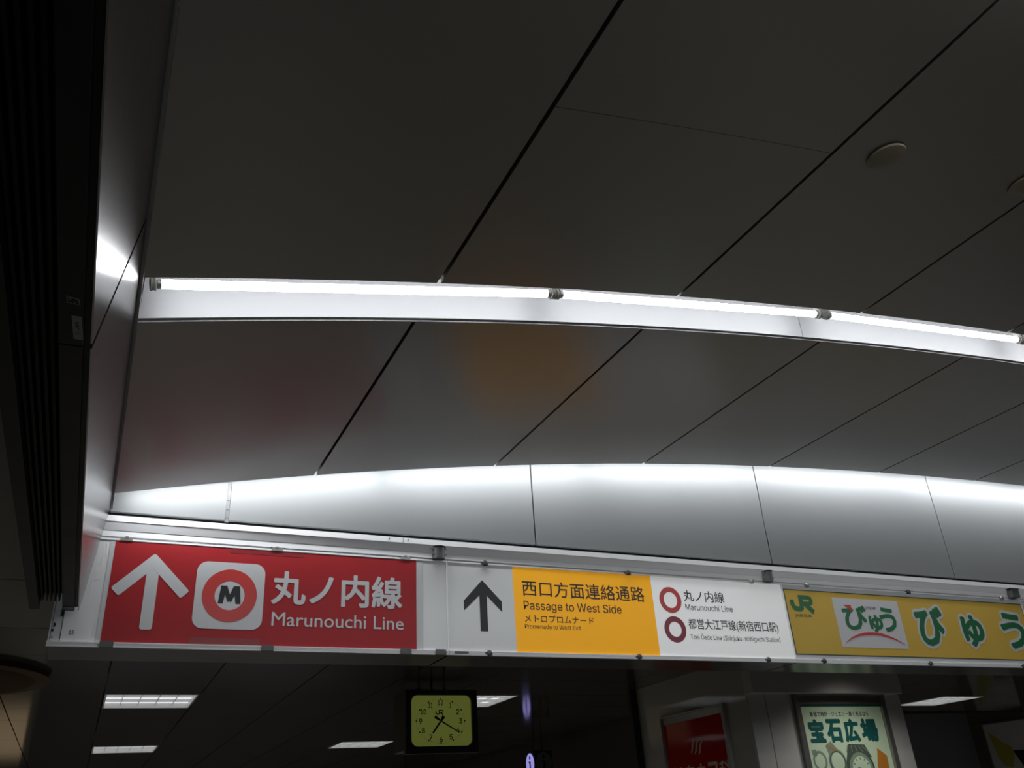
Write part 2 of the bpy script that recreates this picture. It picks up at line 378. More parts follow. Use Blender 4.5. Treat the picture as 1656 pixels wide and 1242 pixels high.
# outlines of the plain sans lettering on the signs (thousandths of an em)
GLYPHS = {
 ' ': (188, ''),
 '(': (273, '89,207 90,244 94,283 101,324 109,364 119,403 132,441 145,477 160,510 177,539 236,539 219,503 204,466 191,428 179,390 169,351 161,313 156,276 152,241 151,207 152,176 155,145 160,115 167,83 177,50 188,16 202,-19 218,-57 236,-96 177,-96 150,-46 128,4 111,55 99,106 92,156'),
 ')': (273, '37,-96 56,-56 72,-18 86,18 97,52 106,85 113,116 118,147 121,177 122,207 121,241 117,276 112,313 104,351 94,390 82,428 69,466 54,503 37,539 97,539 113,510 128,477 142,441 154,403 164,364 173,323 179,283 183,244 184,207 182,156 174,104 161,53 144,3 123,-47 97,-96'),
 '-': (453, '337,244 337,188 114,188 114,244'),
 '0': (453, '227,-7 191,-3 158,7 130,24 105,48 85,77 69,113 57,155 50,202 48,254 50,306 57,353 69,395 85,431 106,461 130,484 159,502 191,512 227,516 262,512 295,502 323,484 348,461 368,431 384,395 396,353 403,306 405,254 403,202 396,155 384,113 368,77 348,48 323,24 295,7 263,-3;227,50 250,52 271,60 290,74 306,92 320,116 330,144 338,176 342,213 344,254 342,295 338,332 330,365 320,393 306,416 290,435 271,449 250,457 227,460 203,457 182,449 163,435 147,416 134,393 123,365 115,332 111,295 109,254 111,213 115,176 123,144 134,116 147,92 163,74 182,60 203,52'),
 '1': (453, '76,0 76,55 391,55 391,0;276,509 276,0 212,0 212,448 209,448 86,358 86,427 198,509'),
 '2': (453, '64,0 64,47 234,229 282,282 294,298 303,312 311,327 316,341 319,356 320,371 319,389 315,405 308,419 298,431 287,441 273,449 258,455 241,458 224,460 205,458 188,454 172,447 159,438 148,427 139,413 132,398 128,381 127,362 66,362 68,391 75,418 86,442 102,464 121,482 143,496 168,507 196,513 225,516 254,513 281,507 306,497 328,482 346,465 361,445 372,423 379,398 381,372 380,354 377,336 371,318 363,299 351,280 336,259 317,235 294,209 267,180 153,60 153,57 389,57 389,0'),
 '3': (453, '218,-7 188,-5 159,1 133,10 108,22 88,38 70,57 57,79 48,104 44,132 109,132 112,115 118,100 126,87 137,76 150,66 165,59 182,54 200,51 219,50 239,51 258,55 275,61 291,69 304,80 315,93 323,108 328,125 329,145 328,163 323,180 316,196 306,211 292,223 275,234 254,241 229,246 201,248 157,248 157,299 288,448 288,452 70,452 70,509 372,509 372,461 211,278 211,289 247,290 279,286 308,276 333,262 354,244 371,222 383,198 391,173 393,145 390,116 383,90 370,66 354,45 333,27 309,12 281,2 251,-5'),
 '4': (453, '40,105 40,158 247,509 311,509 109,166 109,163 413,163 413,105;282,0 282,121 282,146 282,318 343,318 343,0'),
 '5': (453, '221,-7 192,-5 165,1 140,11 118,25 99,41 83,60 71,82 63,105 60,130 122,130 125,115 130,102 138,89 148,78 160,68 173,60 188,54 204,51 221,50 241,51 259,56 276,64 291,75 304,89 314,104 322,122 326,141 328,162 326,183 321,203 314,221 303,237 290,251 275,262 257,270 238,275 218,277 201,276 184,273 167,268 152,262 139,255 128,246 67,253 96,509 366,509 366,452 151,452 134,301 136,301 148,311 162,318 178,325 194,330 212,333 229,334 252,332 274,328 294,321 313,311 330,299 345,285 358,269 370,251 379,231 386,210 390,187 391,163 388,132 381,102 369,76 352,52 332,32 309,15 282,3 253,-4'),
 '6': (453, '226,-7 196,-4 168,3 142,15 119,31 100,51 84,74 73,101 66,130 64,162 65,187 71,212 80,239 93,268 112,302 137,340 252,509 322,509 151,261 145,261 165,288 196,307 208,311 221,313 235,314 265,312 291,305 316,295 337,280 355,262 370,240 380,215 387,187 389,157 387,127 379,98 368,73 352,50 333,30 310,14 284,3 257,-4;226,48 245,50 263,55 279,63 293,73 304,86 314,101 322,119 326,137 327,157 326,178 322,196 314,213 304,228 293,241 279,251 263,259 245,264 226,265 207,264 190,259 174,252 160,241 148,229 138,214 131,197 126,179 125,158 126,138 131,119 138,102 148,86 160,73 174,63 190,55 207,50'),
 '7': (453, '97,0 323,448 323,452 62,452 62,509 391,509 391,449 165,0'),
 '8': (453, '226,-7 193,-5 163,1 136,11 111,25 91,42 74,62 62,84 54,109 52,135 53,156 58,176 65,195 75,212 87,228 101,241 117,252 134,260 153,265 153,267 129,276 109,289 93,308 80,330 73,354 70,380 73,405 79,429 90,450 106,469 124,485 146,498 170,508 197,514 226,516 255,514 282,508 306,498 328,485 346,469 361,450 373,429 379,405 382,380 379,354 372,330 359,308 343,289 323,276 300,267 300,265 319,260 335,252 351,241 365,228 377,212 387,195 395,176 399,156 401,135 398,109 391,84 378,62 362,42 341,25 317,11 289,1 259,-5;226,49 248,50 267,54 285,60 300,69 313,79 323,91 331,106 335,121 337,139 335,157 330,173 322,189 312,202 298,213 283,223 265,230 247,234 226,235 206,234 187,230 169,223 154,213 140,202 130,189 122,173 117,157 115,139 117,121 121,106 129,91 139,79 152,69 167,60 185,54 205,50;226,290 244,291 260,294 274,300 287,308 298,318 307,330 314,344 318,359 319,376 318,392 314,407 308,420 299,432 288,442 275,449 260,455 244,459 226,460 208,459 192,455 177,449 164,442 153,432 145,420 138,407 134,392 133,376 134,359 138,344 145,330 154,318 165,308 178,300 193,294 209,291'),
 '9': (453, '226,516 256,513 285,506 310,494 333,478 352,458 368,434 380,408 387,378 389,347 387,322 382,296 373,270 359,240 340,207 315,168 200,0 130,0 301,248 307,248 287,221 257,202 245,198 232,195 218,195 188,197 161,203 137,214 116,229 98,247 83,269 72,294 66,321 64,352 66,382 73,411 85,436 101,459 120,479 143,494 168,506 196,513;226,460 207,459 190,454 174,446 160,435 148,423 138,407 131,390 127,372 125,352 127,331 131,313 138,295 148,280 160,268 174,257 190,250 207,245 226,243 245,245 263,249 279,257 293,267 305,280 314,295 322,312 326,330 327,350 326,371 322,390 314,407 305,422 293,435 279,446 263,454 245,459'),
 'E': (419, '60,0 60,509 372,509 372,452 125,452 125,286 355,286 355,229 125,229 125,57 375,57 375,0'),
 'I': (301, '31,0 31,57 118,57 118,452 31,452 31,509 269,509 269,452 183,452 183,57 269,57 269,0'),
 'L': (393, '60,0 60,509 125,509 125,57 361,57 361,0'),
 'M': (629, '60,0 60,509 152,509 277,187 287,159 299,123 311,84 322,49 307,49 318,83 330,121 342,158 352,187 476,509 568,509 568,0 504,0 504,291 504,327 505,369 506,413 507,457 513,457 498,409 482,363 467,322 456,291 342,0 286,0 170,291 159,321 145,361 129,408 112,457 119,457 120,416 121,372 122,328 122,291 122,0'),
 'P': (445, '60,0 60,509 235,509 272,506 305,499 332,487 356,471 375,452 390,430 400,404 407,377 409,348 407,318 400,291 390,265 375,243 356,223 332,207 305,195 272,188 235,186 109,186 109,242 233,242 257,244 279,248 297,256 312,266 324,279 333,294 339,310 343,328 344,348 343,367 339,385 333,402 324,416 312,428 297,439 279,446 257,451 232,452 125,452 125,0'),
 'S': (447, '224,-9 188,-7 156,-1 128,9 102,23 81,40 64,60 51,83 42,109 38,137 104,137 108,118 114,102 123,88 136,76 150,66 166,59 185,53 204,50 224,49 246,50 267,54 286,60 303,69 317,79 329,92 338,106 344,122 346,139 344,154 340,168 332,179 322,189 310,197 296,205 245,222 184,239 145,253 112,269 86,289 67,313 56,341 52,372 54,400 62,425 75,448 92,468 113,484 138,498 165,508 195,514 227,516 259,514 289,508 316,498 340,484 360,468 377,449 390,427 398,403 401,378 337,378 332,402 320,421 302,437 280,449 254,456 225,459 204,457 185,454 167,448 152,440 139,430 129,418 121,405 117,391 115,376 117,359 122,345 131,334 142,324 155,315 169,308 212,293 264,279 312,264 328,256 344,248 359,238 372,226 384,213 395,198 402,180 407,161 408,139 406,112 399,87 386,64 370,43 349,25 323,11 294,0 261,-7'),
 'T': (449, '32,452 32,509 417,509 417,452 257,452 257,0 193,0 193,452'),
 'V': (480, '204,0 16,509 84,509 192,206 215,137 248,31 235,31 267,138 290,206 395,509 463,509 278,0'),
 'W': (687, '155,0 16,509 82,509 163,196 175,145 187,94 197,40 189,40 200,94 211,145 224,196 306,509 380,509 462,196 474,145 486,94 497,40 488,40 499,94 510,145 523,196 603,509 670,509 530,0 455,0 368,323 351,391 336,475 350,475 335,395 318,323 230,0'),
 'a': (390, '160,-9 137,-7 115,-3 94,5 76,15 60,29 48,45 38,63 32,84 30,108 32,128 36,146 43,161 53,174 64,184 78,193 92,200 108,206 125,211 178,220 234,227 265,235 276,255 276,257 275,272 272,285 267,297 260,307 251,315 240,322 227,327 212,330 196,331 178,330 163,327 149,322 118,301 100,274 41,291 51,313 64,331 79,346 95,358 114,368 133,375 153,380 173,383 194,384 239,379 255,375 271,369 286,360 300,350 312,336 322,320 330,301 335,278 337,251 337,0 277,0 277,52 272,52 252,25 242,16 229,8 215,1 199,-4 181,-7;170,45 192,47 211,51 228,59 242,68 254,80 263,93 270,108 274,122 276,138 276,190 259,182 231,176 200,171 175,168 134,159 122,153 112,147 103,139 97,130 93,118 92,105 93,93 96,82 102,72 109,64 119,57 130,52 142,48 156,46'),
 'c': (396, '207,-8 174,-5 144,3 117,16 93,35 72,58 56,85 44,116 37,150 34,187 37,225 44,260 56,291 72,318 93,341 117,360 144,374 174,382 207,384 226,384 243,381 260,377 276,371 291,364 305,356 318,346 330,335 340,322 349,308 356,293 362,277 303,262 290,289 270,311 242,325 207,330 184,328 163,321 145,310 130,296 118,278 108,258 102,236 98,212 96,187 98,163 102,139 108,117 118,97 130,80 145,66 163,55 184,49 207,46 243,52 271,66 292,89 304,117 363,102 357,86 350,70 341,56 331,43 319,32 306,21 292,12 277,5 261,-1 244,-5 226,-7'),
 'd': (425, '195,-8 165,-6 137,3 111,16 89,34 70,57 55,84 43,116 36,151 34,189 36,227 43,261 55,293 70,320 89,342 112,361 137,374 165,382 196,384 218,383 237,379 253,373 267,364 278,355 287,346 306,319 311,319 311,509 372,509 372,0 313,0 313,59 307,59 287,31 277,21 266,12 252,4 236,-3 217,-7;205,47 226,49 246,55 263,65 278,78 290,95 299,115 306,138 310,162 312,189 310,216 306,241 300,263 290,282 278,299 263,312 246,322 227,328 205,330 182,328 162,322 145,311 130,298 118,281 108,261 102,239 98,215 96,189 98,163 102,139 109,117 118,97 130,80 145,66 162,55 182,49'),
 'e': (404, '212,-8 177,-5 145,3 117,16 92,35 72,58 56,85 44,116 37,150 34,187 36,224 44,258 55,290 71,317 91,340 115,359 142,373 172,382 205,384 226,383 246,380 266,374 285,366 303,355 319,341 334,324 347,305 357,282 365,256 370,227 371,194 371,169 75,169 75,221 338,221 310,202 308,226 304,248 298,269 288,286 277,301 263,314 246,323 227,328 205,330 183,328 164,323 146,313 131,301 119,286 109,270 102,251 97,231 96,211 96,178 98,151 102,127 110,106 121,88 135,73 151,61 169,53 190,48 212,46 227,47 241,49 254,53 265,58 276,65 285,73 294,82 300,93 306,105 365,91 358,72 348,55 335,39 320,26 302,14 283,4 261,-3 237,-7'),
 'g': (425, '207,-151 180,-149 156,-146 134,-140 114,-132 97,-122 82,-110 70,-97 59,-84 51,-69 101,-41 122,-66 131,-74 142,-82 154,-88 169,-93 187,-96 207,-97 236,-95 261,-87 282,-75 298,-58 308,-34 311,-6 311,68 306,68 287,41 277,32 266,23 252,16 236,10 217,6 195,5 165,7 138,14 113,27 90,43 71,65 55,90 43,120 36,154 34,191 36,229 43,263 55,293 71,320 90,342 112,361 138,374 166,382 196,384 218,383 237,379 253,373 267,365 279,356 288,346 308,319 313,319 313,379 372,379 372,-9 370,-40 363,-67 350,-90 334,-109 314,-124 291,-136 265,-144 237,-149;205,59 227,61 246,66 264,75 278,87 290,103 300,121 307,142 311,166 312,193 311,219 307,242 300,264 291,283 279,299 264,312 247,322 227,328 205,330 182,328 163,322 145,312 130,298 118,282 109,262 102,241 98,218 96,193 98,167 102,144 109,123 118,104 131,88 145,76 163,66 183,61'),
 'h': (410, '114,227 114,0 53,0 53,509 114,509 114,287 102,287 116,319 132,344 152,362 175,374 200,382 227,384 252,383 275,377 295,369 313,356 328,340 341,321 350,298 355,271 357,240 357,0 296,0 296,235 293,263 286,286 273,304 256,318 235,326 210,329 192,328 176,324 161,317 147,308 136,297 126,283 119,266 115,248'),
 'i': (167, '53,0 53,379 114,379 114,0;84,443 73,444 63,448 54,455 47,463 43,472 41,483 43,494 47,504 54,512 63,518 73,522 84,524 95,522 105,518 114,512 121,504 125,494 126,483 125,472 121,463 114,455 105,448 95,444'),
 'j': (167, '53,379 114,379 114,-30 112,-52 108,-72 102,-90 92,-106 80,-119 65,-129 47,-137 27,-141 4,-143 -10,-143 -10,-87 2,-87 18,-85 31,-80 40,-72 47,-61 51,-46 53,-29;83,443 72,444 62,448 53,455 47,463 42,472 41,483 42,494 47,504 53,512 62,518 72,522 83,524 95,522 105,518 114,512 120,504 125,494 126,483 125,472 120,463 114,455 105,448 95,444'),
 'k': (381, '110,137 110,212 121,212 284,379 360,379 184,199 177,199;53,0 53,509 114,509 114,0;294,0 148,186 191,229 372,0'),
 'm': (610, '53,0 53,379 112,379 112,295 108,295 114,314 122,331 132,346 144,358 158,368 172,376 187,382 203,385 219,386 245,383 268,375 287,361 303,342 314,320 321,295 312,295 318,312 326,329 337,343 350,356 364,366 381,375 398,381 417,385 437,386 458,385 478,380 497,372 514,361 529,346 541,328 550,307 555,283 557,255 557,0 496,0 496,254 493,279 485,298 473,313 456,323 438,329 419,330 402,329 387,326 374,320 363,312 353,302 345,290 340,277 336,263 335,247 335,0 274,0 274,260 272,280 265,297 253,311 238,322 220,328 199,330 185,329 171,326 158,320 145,312 135,302 126,289 119,274 115,257 114,238 114,0'),
 'n': (410, '114,227 114,0 53,0 53,379 112,379 112,287 102,287 116,319 132,344 152,362 175,374 200,382 227,384 252,383 275,377 295,369 313,356 328,340 341,321 350,298 355,271 357,240 357,0 296,0 296,235 293,263 286,286 273,304 256,318 235,326 210,329 192,328 176,324 161,317 147,308 136,297 126,283 119,266 115,248'),
 'o': (416, '207,-8 174,-5 144,3 117,16 93,35 72,58 56,85 44,116 37,150 34,187 37,225 44,260 56,291 72,318 93,341 117,360 144,374 174,382 207,384 241,382 271,374 299,360 323,341 343,318 359,291 371,260 379,225 381,187 379,150 371,116 359,85 343,58 323,35 299,16 271,3 241,-5;207,46 231,49 252,55 270,66 285,80 298,97 307,117 314,139 318,163 319,187 318,212 314,236 307,258 298,278 285,296 270,310 252,321 231,328 207,330 184,328 163,321 145,310 130,296 118,278 108,258 102,236 98,212 96,187 98,163 102,139 108,117 118,97 130,80 145,66 163,55 184,49'),
 'r': (259, '53,0 53,379 112,379 112,321 115,321 124,339 137,354 152,367 171,377 191,383 213,385 229,384 243,384 243,322 230,324 207,326 190,324 174,321 159,315 146,306 135,296 126,284 119,269 115,254 114,237 114,0'),
 's': (365, '182,-8 157,-7 133,-3 112,3 93,12 76,24 62,38 50,54 41,73 36,94 94,107 101,87 111,72 124,60 141,52 160,47 181,45 206,47 227,53 244,62 258,74 265,88 268,103 266,115 262,126 254,136 243,144 229,150 212,155 149,170 118,180 92,192 72,208 58,227 50,249 47,274 49,295 55,314 65,332 79,347 95,360 115,370 137,378 161,383 187,384 212,383 234,379 254,372 271,363 286,352 299,339 309,324 318,308 324,290 268,277 262,291 254,304 243,316 228,325 210,331 187,333 166,331 147,326 131,317 119,305 111,292 109,277 110,264 115,253 124,243 136,235 152,229 172,223 229,209 261,200 287,187 306,171 320,153 328,131 331,107 329,85 323,65 312,47 298,31 281,18 260,6 236,-2 210,-7'),
 't': (228, '204,379 204,327 6,327 6,379;65,471 126,471 126,98 127,83 130,70 136,61 144,55 156,51 170,50 185,51 202,54 213,2 192,-3 168,-4 138,-1 113,7 92,21 77,41 68,64 65,93'),
 'u': (410, '182,-5 158,-3 135,2 115,11 97,23 82,39 69,59 60,82 54,109 53,139 53,379 114,379 114,144 116,117 124,94 137,75 154,61 175,53 200,50 218,51 234,55 249,62 263,71 274,83 283,97 290,113 295,132 296,153 296,379 357,379 357,0 298,0 298,92 307,92 294,60 277,35 257,17 234,5 209,-3'),
 'x': (379, '21,0 171,218 171,171 29,379 100,379 147,306 179,253 207,206 175,206 202,253 233,306 282,379 352,379 209,169 209,214 358,0 287,0 231,85 200,136 173,182 205,182 178,136 148,85 91,0'),
 'Ō': (534, '267,-7 225,-3 186,7 150,25 119,49 92,79 70,115 53,157 44,203 40,254 44,305 53,352 70,393 92,429 119,459 150,484 186,501 225,512 267,516 309,512 348,501 384,484 415,459 442,429 464,393 480,352 490,305 493,254 490,203 480,157 464,115 442,79 415,49 384,25 348,7 309,-3;267,53 296,55 324,63 349,76 372,94 392,116 408,144 420,176 428,213 430,254 428,295 420,332 408,365 392,392 372,415 349,433 324,446 296,453 267,456 237,453 210,445 184,433 161,415 142,392 125,364 113,332 106,295 103,254 106,213 113,176 125,144 142,117 161,94 184,76 210,63 237,55;362,636 362,587 172,587 172,636'),
}

# ------------------------------------------------------------------ the setting: floor, walls, ceilings
struct(MB().box(-6, 12, -7, 16, -0.1, 0.0).build('floor', M_floor))
struct(MB().box(-6.1, -6, -7, 16, 0, 3.3).build('wall_left', M_bwall))
struct(MB().box(12, 12.1, -7, 16, 0, 4.0).build('wall_right', M_bwall))
struct(MB().box(-6, 12, 16, 16.1, 0, 3.3).build('wall_far', M_bwall))

VX0, VX1 = -0.0345, 8.9
JOINTS = [0.779 + 0.9 * k for k in range(10)]


def vault_panels(mb, y0, y1, gap=0.013, th=0.022, cuts=()):
    xs = [VX0] + [j for j in JOINTS if j < VX1] + [VX1]
    ys = [y0] + list(cuts) + [y1]
    for i in range(len(xs) - 1):
        a = xs[i] + (gap / 2 if i else 0); b = xs[i + 1] - gap / 2
        yy = ys if abs(a - 0.7855) < 0.01 else [y0, y1]
        for j in range(len(yy) - 1):
            ya = yy[j] + (0.0008 if j else 0); yb = yy[j + 1] - (0.0008 if j < len(yy) - 2 else 0)
            n = 10; vs = []; fs = []
            for k in range(n + 1):
                x = a + (b - a) * k / n; z = vault(x)
                vs += [(x, ya, z), (x, yb, z), (x, yb, z + th), (x, ya, z + th)]
            for k in range(n):
                q = 4 * k
                for e in range(4): fs.append((q + e, q + (e + 1) % 4, q + 4 + (e + 1) % 4, q + 4 + e))
            fs += [(3, 2, 1, 0), (4 * n, 4 * n + 1, 4 * n + 2, 4 * n + 3)]
            mb.add(vs, fs)
    return mb


def sweep(mb, sec, x0, x1, n=40, closed=True):
    """sweeps a (y, dz) section along the arch of the vault"""
    m = len(sec); vs = []; fs = []
    for k in range(n + 1):
        x = x0 + (x1 - x0) * k / n
        vs += [(x, y, vault(x) + dz) for y, dz in sec]
    for k in range(n):
        for e in range(m if closed else m - 1):
            fs.append((k * m + e, k * m + (e + 1) % m, (k + 1) * m + (e + 1) % m, (k + 1) * m + e))
    if closed:
        fs += [tuple(range(m - 1, -1, -1)), tuple(range(n * m, n * m + m))]
    mb.add(vs, fs); return mb


def ceiling_section(y0, y1, cuts=()):
    o = struct(vault_panels(MB(), y0, y1, cuts=cuts).build('ceiling', M_vault, smooth=True))
    mb = MB(); sweep(mb, [(y0 + 0.03, 0.05), (y1 - 0.03, 0.05), (y1 - 0.03, 0.06), (y0 + 0.03, 0.06)], VX0, VX1)
    b = mb.build('backing', M_void, o)
    b.location = -o.location
    me = b.data
    for v in me.vertices: v.co += o.location
    return o


SLOT_A, SLOT_B, FAR = 2.045, 2.282, 3.68
ceiling_section(0.65, SLOT_A, cuts=(1.275,))
ceiling_section(SLOT_B, FAR)
ceiling_section(-1.0, 0.42)
ceiling_section(-2.62, -1.22)

# white wall above the signs: panels with open joints in front of a dark backing
WY = 3.92
wall_joints = [0.44, 2.003, 3.571, 5.112, 6.68, 8.25]
mb = MB()
edges = [-0.044] + wall_joints + [9.2]
for i in range(len(edges) - 1):
    ga = 0.009 if i == 1 else (0.004 if i else 0.0)
    gb = 0.009 if i == 0 else 0.004
    mb.box(edges[i] + ga, edges[i + 1] - gb, WY, WY + 0.02, EYE + 1.331, EYE + 2.35)
w = struct(mb.build('wall_back', M_wall, bevel=0.0015))
mb = MB().box(-0.05, 9.2, WY + 0.022, WY + 0.04, EYE + 1.28, EYE + 2.35)
struct(mb.build('wall_back', M_void))
mb = MB().box(0.44 - 0.0085, 0.44 + 0.0085, WY + 0.006, WY + 0.016, EYE + 1.325, EYE + 2.2)
for z in (1.345, 1.385, 1.43): mb.cyl((0.44, WY + 0.006, EYE + z), (0.44, WY + 0.003, EYE + z), 0.003, n=8)
struct(mb.build('trim_1', M_jstrip))
# unseen cover over the wall tubes' slot, stops their light leaking to the hall
mb = MB(); sweep(mb, [(FAR - 0.05, 0.30), (WY, 0.30), (WY, 0.31), (FAR - 0.05, 0.31)], VX0, VX1)
sweep(mb, [(FAR - 0.06, 0.025), (FAR - 0.05, 0.025), (FAR - 0.05, 0.31), (FAR - 0.06, 0.31)], VX0, VX1)
struct(mb.build('trim_2', M_trough))

# stepped aluminium cornice under the white wall
sec = [(3.905, 1.309), (3.905, 1.283), (3.908, 1.279), (3.918, 1.2470), (3.920, 1.245), (3.920, 1.221), (3.928, 1.217), (4.30, 1.217), (4.30, 1.309)]
mb = MB().prism([(-0.09, y, EYE + z) for y, z in sec], (9.29, 0, 0))
struct(mb.build('trim_3', M_alu))
# hairline joint in the cornice and its two screws
mb = MB().box(1.27, 1.2715, 3.9035, 3.9046, EYE + 1.284, EYE + 1.308)
for x in (1.20, 1.295): mb.cyl((x, 3.9050, EYE + 1.299), (x, 3.9020, EYE + 1.299), 0.003, n=10)
struct(mb.build('trim_4', M_clip))

# lower ceiling behind the signs: glossy dark panels
struct(MB().box(-6, -0.30, -7, 3.862, 2.6, 2.63).box(-6, -0.205, 3.892, 4.742, 2.6, 2.63).box(-6, -0.30, 3.869, 3.892, 2.6, 2.63).build('ceiling', M_left))
PX, PY, OX, OY = 0.627, 0.672, 0.07, 6.09
LIGHT_CELLS = [(0, 1), (0, 6), (4, 1), (4, 6), (8, 1)]
mb = MB()
for i in range(-10, 9):
    for j in range(-2, 15):
        xa, xb = OX + PX * i, OX + PX * (i + 1); ya, yb = OY + PY * j, OY + PY * (j + 1)
        if (i, j) in LIGHT_CELLS[:4] or xb > 5.19 and yb > 8.0 or xa > 5.2: continue
        mb.box(xa + 0.004, xb - 0.004, ya + 0.003, yb - 0.003, 2.6, 2.62)
struct(mb.build('ceiling', M_back))
mb = MB()
for i in range(0, 11):
    for j in range(-2, 3):
        xa, xb = 5.5875 + PX * (i - 0) - 0.0, 5.5875 + PX * (i + 1); ya, yb = OY + PY * j, min(7.99, OY + PY * (j + 1))
        if (i, j) == (4, 1): continue
        mb.box(xa + 0.004, xb - 0.004, ya + 0.003, yb - 0.003, 2.6, 2.62)
struct(mb.build('ceiling', M_back))
struct(MB().box(-6, 12, 4.75, 16, 2.72, 2.74).build('ceiling', M_void))
struct(MB().box(-0.19, 12, 4.32, 4.36, 2.605, 3.3).build('wall_back', M_void))

# walls of the rear hall
struct(MB().box(5.22, 5.4, 8.0, 16, 0, 2.72).build('wall_passage', M_bwall2))
struct(MB().box(5.4, 12, 8.9, 9.0, 0, 2.95).build('wall_recess', M_bwall))
struct(MB().box(11.0, 11.1, 8.02, 8.9, 0, 2.95).build('wall_side', M_bwall2))
struct(MB().box(5.4, 12, 7.992, 8.03, 2.585, 2.95).build('trim_5', M_dark))


# ------------------------------------------------------------------ recessed louvre lights of the rear ceiling, and added spots
def hall_spot(x, y, w=HALL_W):
    L = bpy.data.lights.new('down_spot', 'SPOT'); L.energy = w; L.spot_size = math.radians(125); L.spot_blend = 0.6; L.shadow_soft_size = 0.12; L.color = (1.0, 0.98, 0.93)
    o = bpy.data.objects.new('down_spot', L); COL.objects.link(o); o.location = (x, y, 2.59)


for x, y in ((-2.5, 10.5), (0.4, 13.8), (2.9, 13.8), (7.6, 4.6), (9.4, 6.4)): hall_spot(x, y)  # last two are unseen spots added to brighten the right-hand side
hall_spot(4.9, 4.50, 20.0)  # weak unseen spot added to brighten the pillar's front


def ceiling_light(xa, xb, ya, yb, label):
    root = empty('ceiling_light', label, 'ceiling light', ((xa + xb) / 2, (ya + yb) / 2, 2.6), 'recessed ceiling lights of the rear hall')
    xa += 0.008; xb -= 0.008; ya += 0.006; yb -= 0.006
    m = MB(); w = 0.012
    for b in ((xa, xb, ya, ya + w), (xa, xb, yb - w, yb), (xa, xa + w, ya + w, yb - w), (xb - w, xb, ya + w, yb - w)):
        m.box(b[0], b[1], b[2], b[3], 2.597, 2.66)
    m.build('frame', M_louv, root)
    MB().box(xa + w, xb - w, ya + w, yb - w, 2.632, 2.64).build('diffuser', M_lightbox, root)
    m = MB()
    for k in (1, 2): y = ya + (yb - ya) * k / 3; m.box(xa + w, xb - w, y - 0.003, y + 0.003, 2.612, 2.632)
    for k in range(1, 5): x = xa + (xb - xa) * k / 5; m.box(x - 0.002, x + 0.002, ya + w, yb - w, 2.618, 2.632)
    m.build('louvre', M_louv, root)
    hall_spot((xa + xb) / 2, (ya + yb) / 2)


lab = ['large lit ceiling panel light under the left end of the red sign', 'smaller, lower lit ceiling light at the bottom left, farther back',
       'lit ceiling light partly hidden behind the right side of the clock', 'lit ceiling light farther back, just left of the clock']
for (i, j), l in zip(LIGHT_CELLS[:4], lab):
    ceiling_light(OX + PX * i, OX + PX * (i + 1), OY + PY * j, OY + PY * (j + 1), l)
ceiling_light(5.5875 + PX * 4, 5.5875 + PX * 5, OY + PY, OY + 2 * PY, 'lit ceiling light to the right of the grey pillar')

# ------------------------------------------------------------------ dark beam along the left edge
beam = empty('ceiling_beam', 'black slotted beam with brushed metal side along the left edge', 'beam', (-0.16, 1.3, EYE + 0.893))
Y0, Y1 = -1.6, 3.885
ZB = EYE + 0.893
face = lambda z: (-0.045 + (-0.099 + 0.045) * (1.335 - (z - EYE)) / (1.335 - 0.893))
# two brushed plates with a slanting seam
zt = EYE + 1.338
th = 0.003
for (ya0, ya1, yb0, yb1) in ((Y0, Y0, 1.643, 1.790), (1.663, 1.810, Y1, Y1)):
    pts = [(face(ZB), ya0, ZB), (face(ZB), yb0, ZB), (face(zt), yb1, zt), (face(zt), ya1, zt)]
    MB().prism(pts, (-th, 0, 0)).build('side_panel', M_brush, beam)['label'] = 'brushed metal side panel'
MB().prism([(face(ZB) - th - 0.001, Y0, ZB + 0.01), (face(ZB) - th - 0.001, Y1 - 0.02, ZB + 0.01), (face(zt) - th - 0.001, Y1 - 0.02, zt), (face(zt) - th - 0.001, Y0, zt)], (-0.02, 0, 0)).build('core', M_black, beam)
xr0, xr1 = -0.158, face(ZB) - 0.016
# rails on the underside
r = MB().box(xr0, xr1, Y0, 1.655, ZB - 0.002, ZB + 0.05).box(xr0, xr1, 1.659, Y1, ZB - 0.002, ZB + 0.05).build('rail', M_black, beam, bevel=0.001)
m = MB()
xc = (xr0 + xr1) / 2
m.box(xc - 0.016, xc + 0.016, Y1, Y1 + 0.002, ZB + 0.006, ZB + 0.04)
m.box(xc - 0.018, xc + 0.018, Y1 - 0.075, Y1 - 0.03, ZB - 0.0035, ZB - 0.002)
m.build('end_plug', M_clip, r)
MB().box(-0.275, -0.240, Y0, Y1 - 0.01, ZB - 0.002, ZB + 0.06).prism([(-0.275, Y0, ZB + 0.06), (-0.275, Y1 - 0.01, ZB + 0.06), (-0.295, Y1 - 0.01, EYE + 1.2), (-0.295, Y0, EYE + 1.2)], (0.01, 0, 0)).build('rail', M_black, beam, bevel=0.001)
lou = MB().box(-0.240, xr0, Y0, Y1 - 0.03, ZB + 0.060, ZB + 0.066)
for k in range(6):
    x = -0.236 + k * 0.0148
    lou.box(x, x + 0.006, Y0, Y1 - 0.025, ZB + 0.028, ZB + 0.060)
lou.build('louvre', M_slat, beam)
fb = Frame((0, 0, ZB - 0.002), (1, 0, 0), (0, -1, 0))      # underside, read from below
sb = MB(); fb.poly(sb, [(-0.1355, -1.540), (-0.1315, -1.628), (-0.1145, -1.628), (-0.1185, -1.540)], 0.0, 0.0008)
st = sb.build('sticker', M_sticker, r); st['label'] = 'small pale sticker with dark characters'
sk = MB()
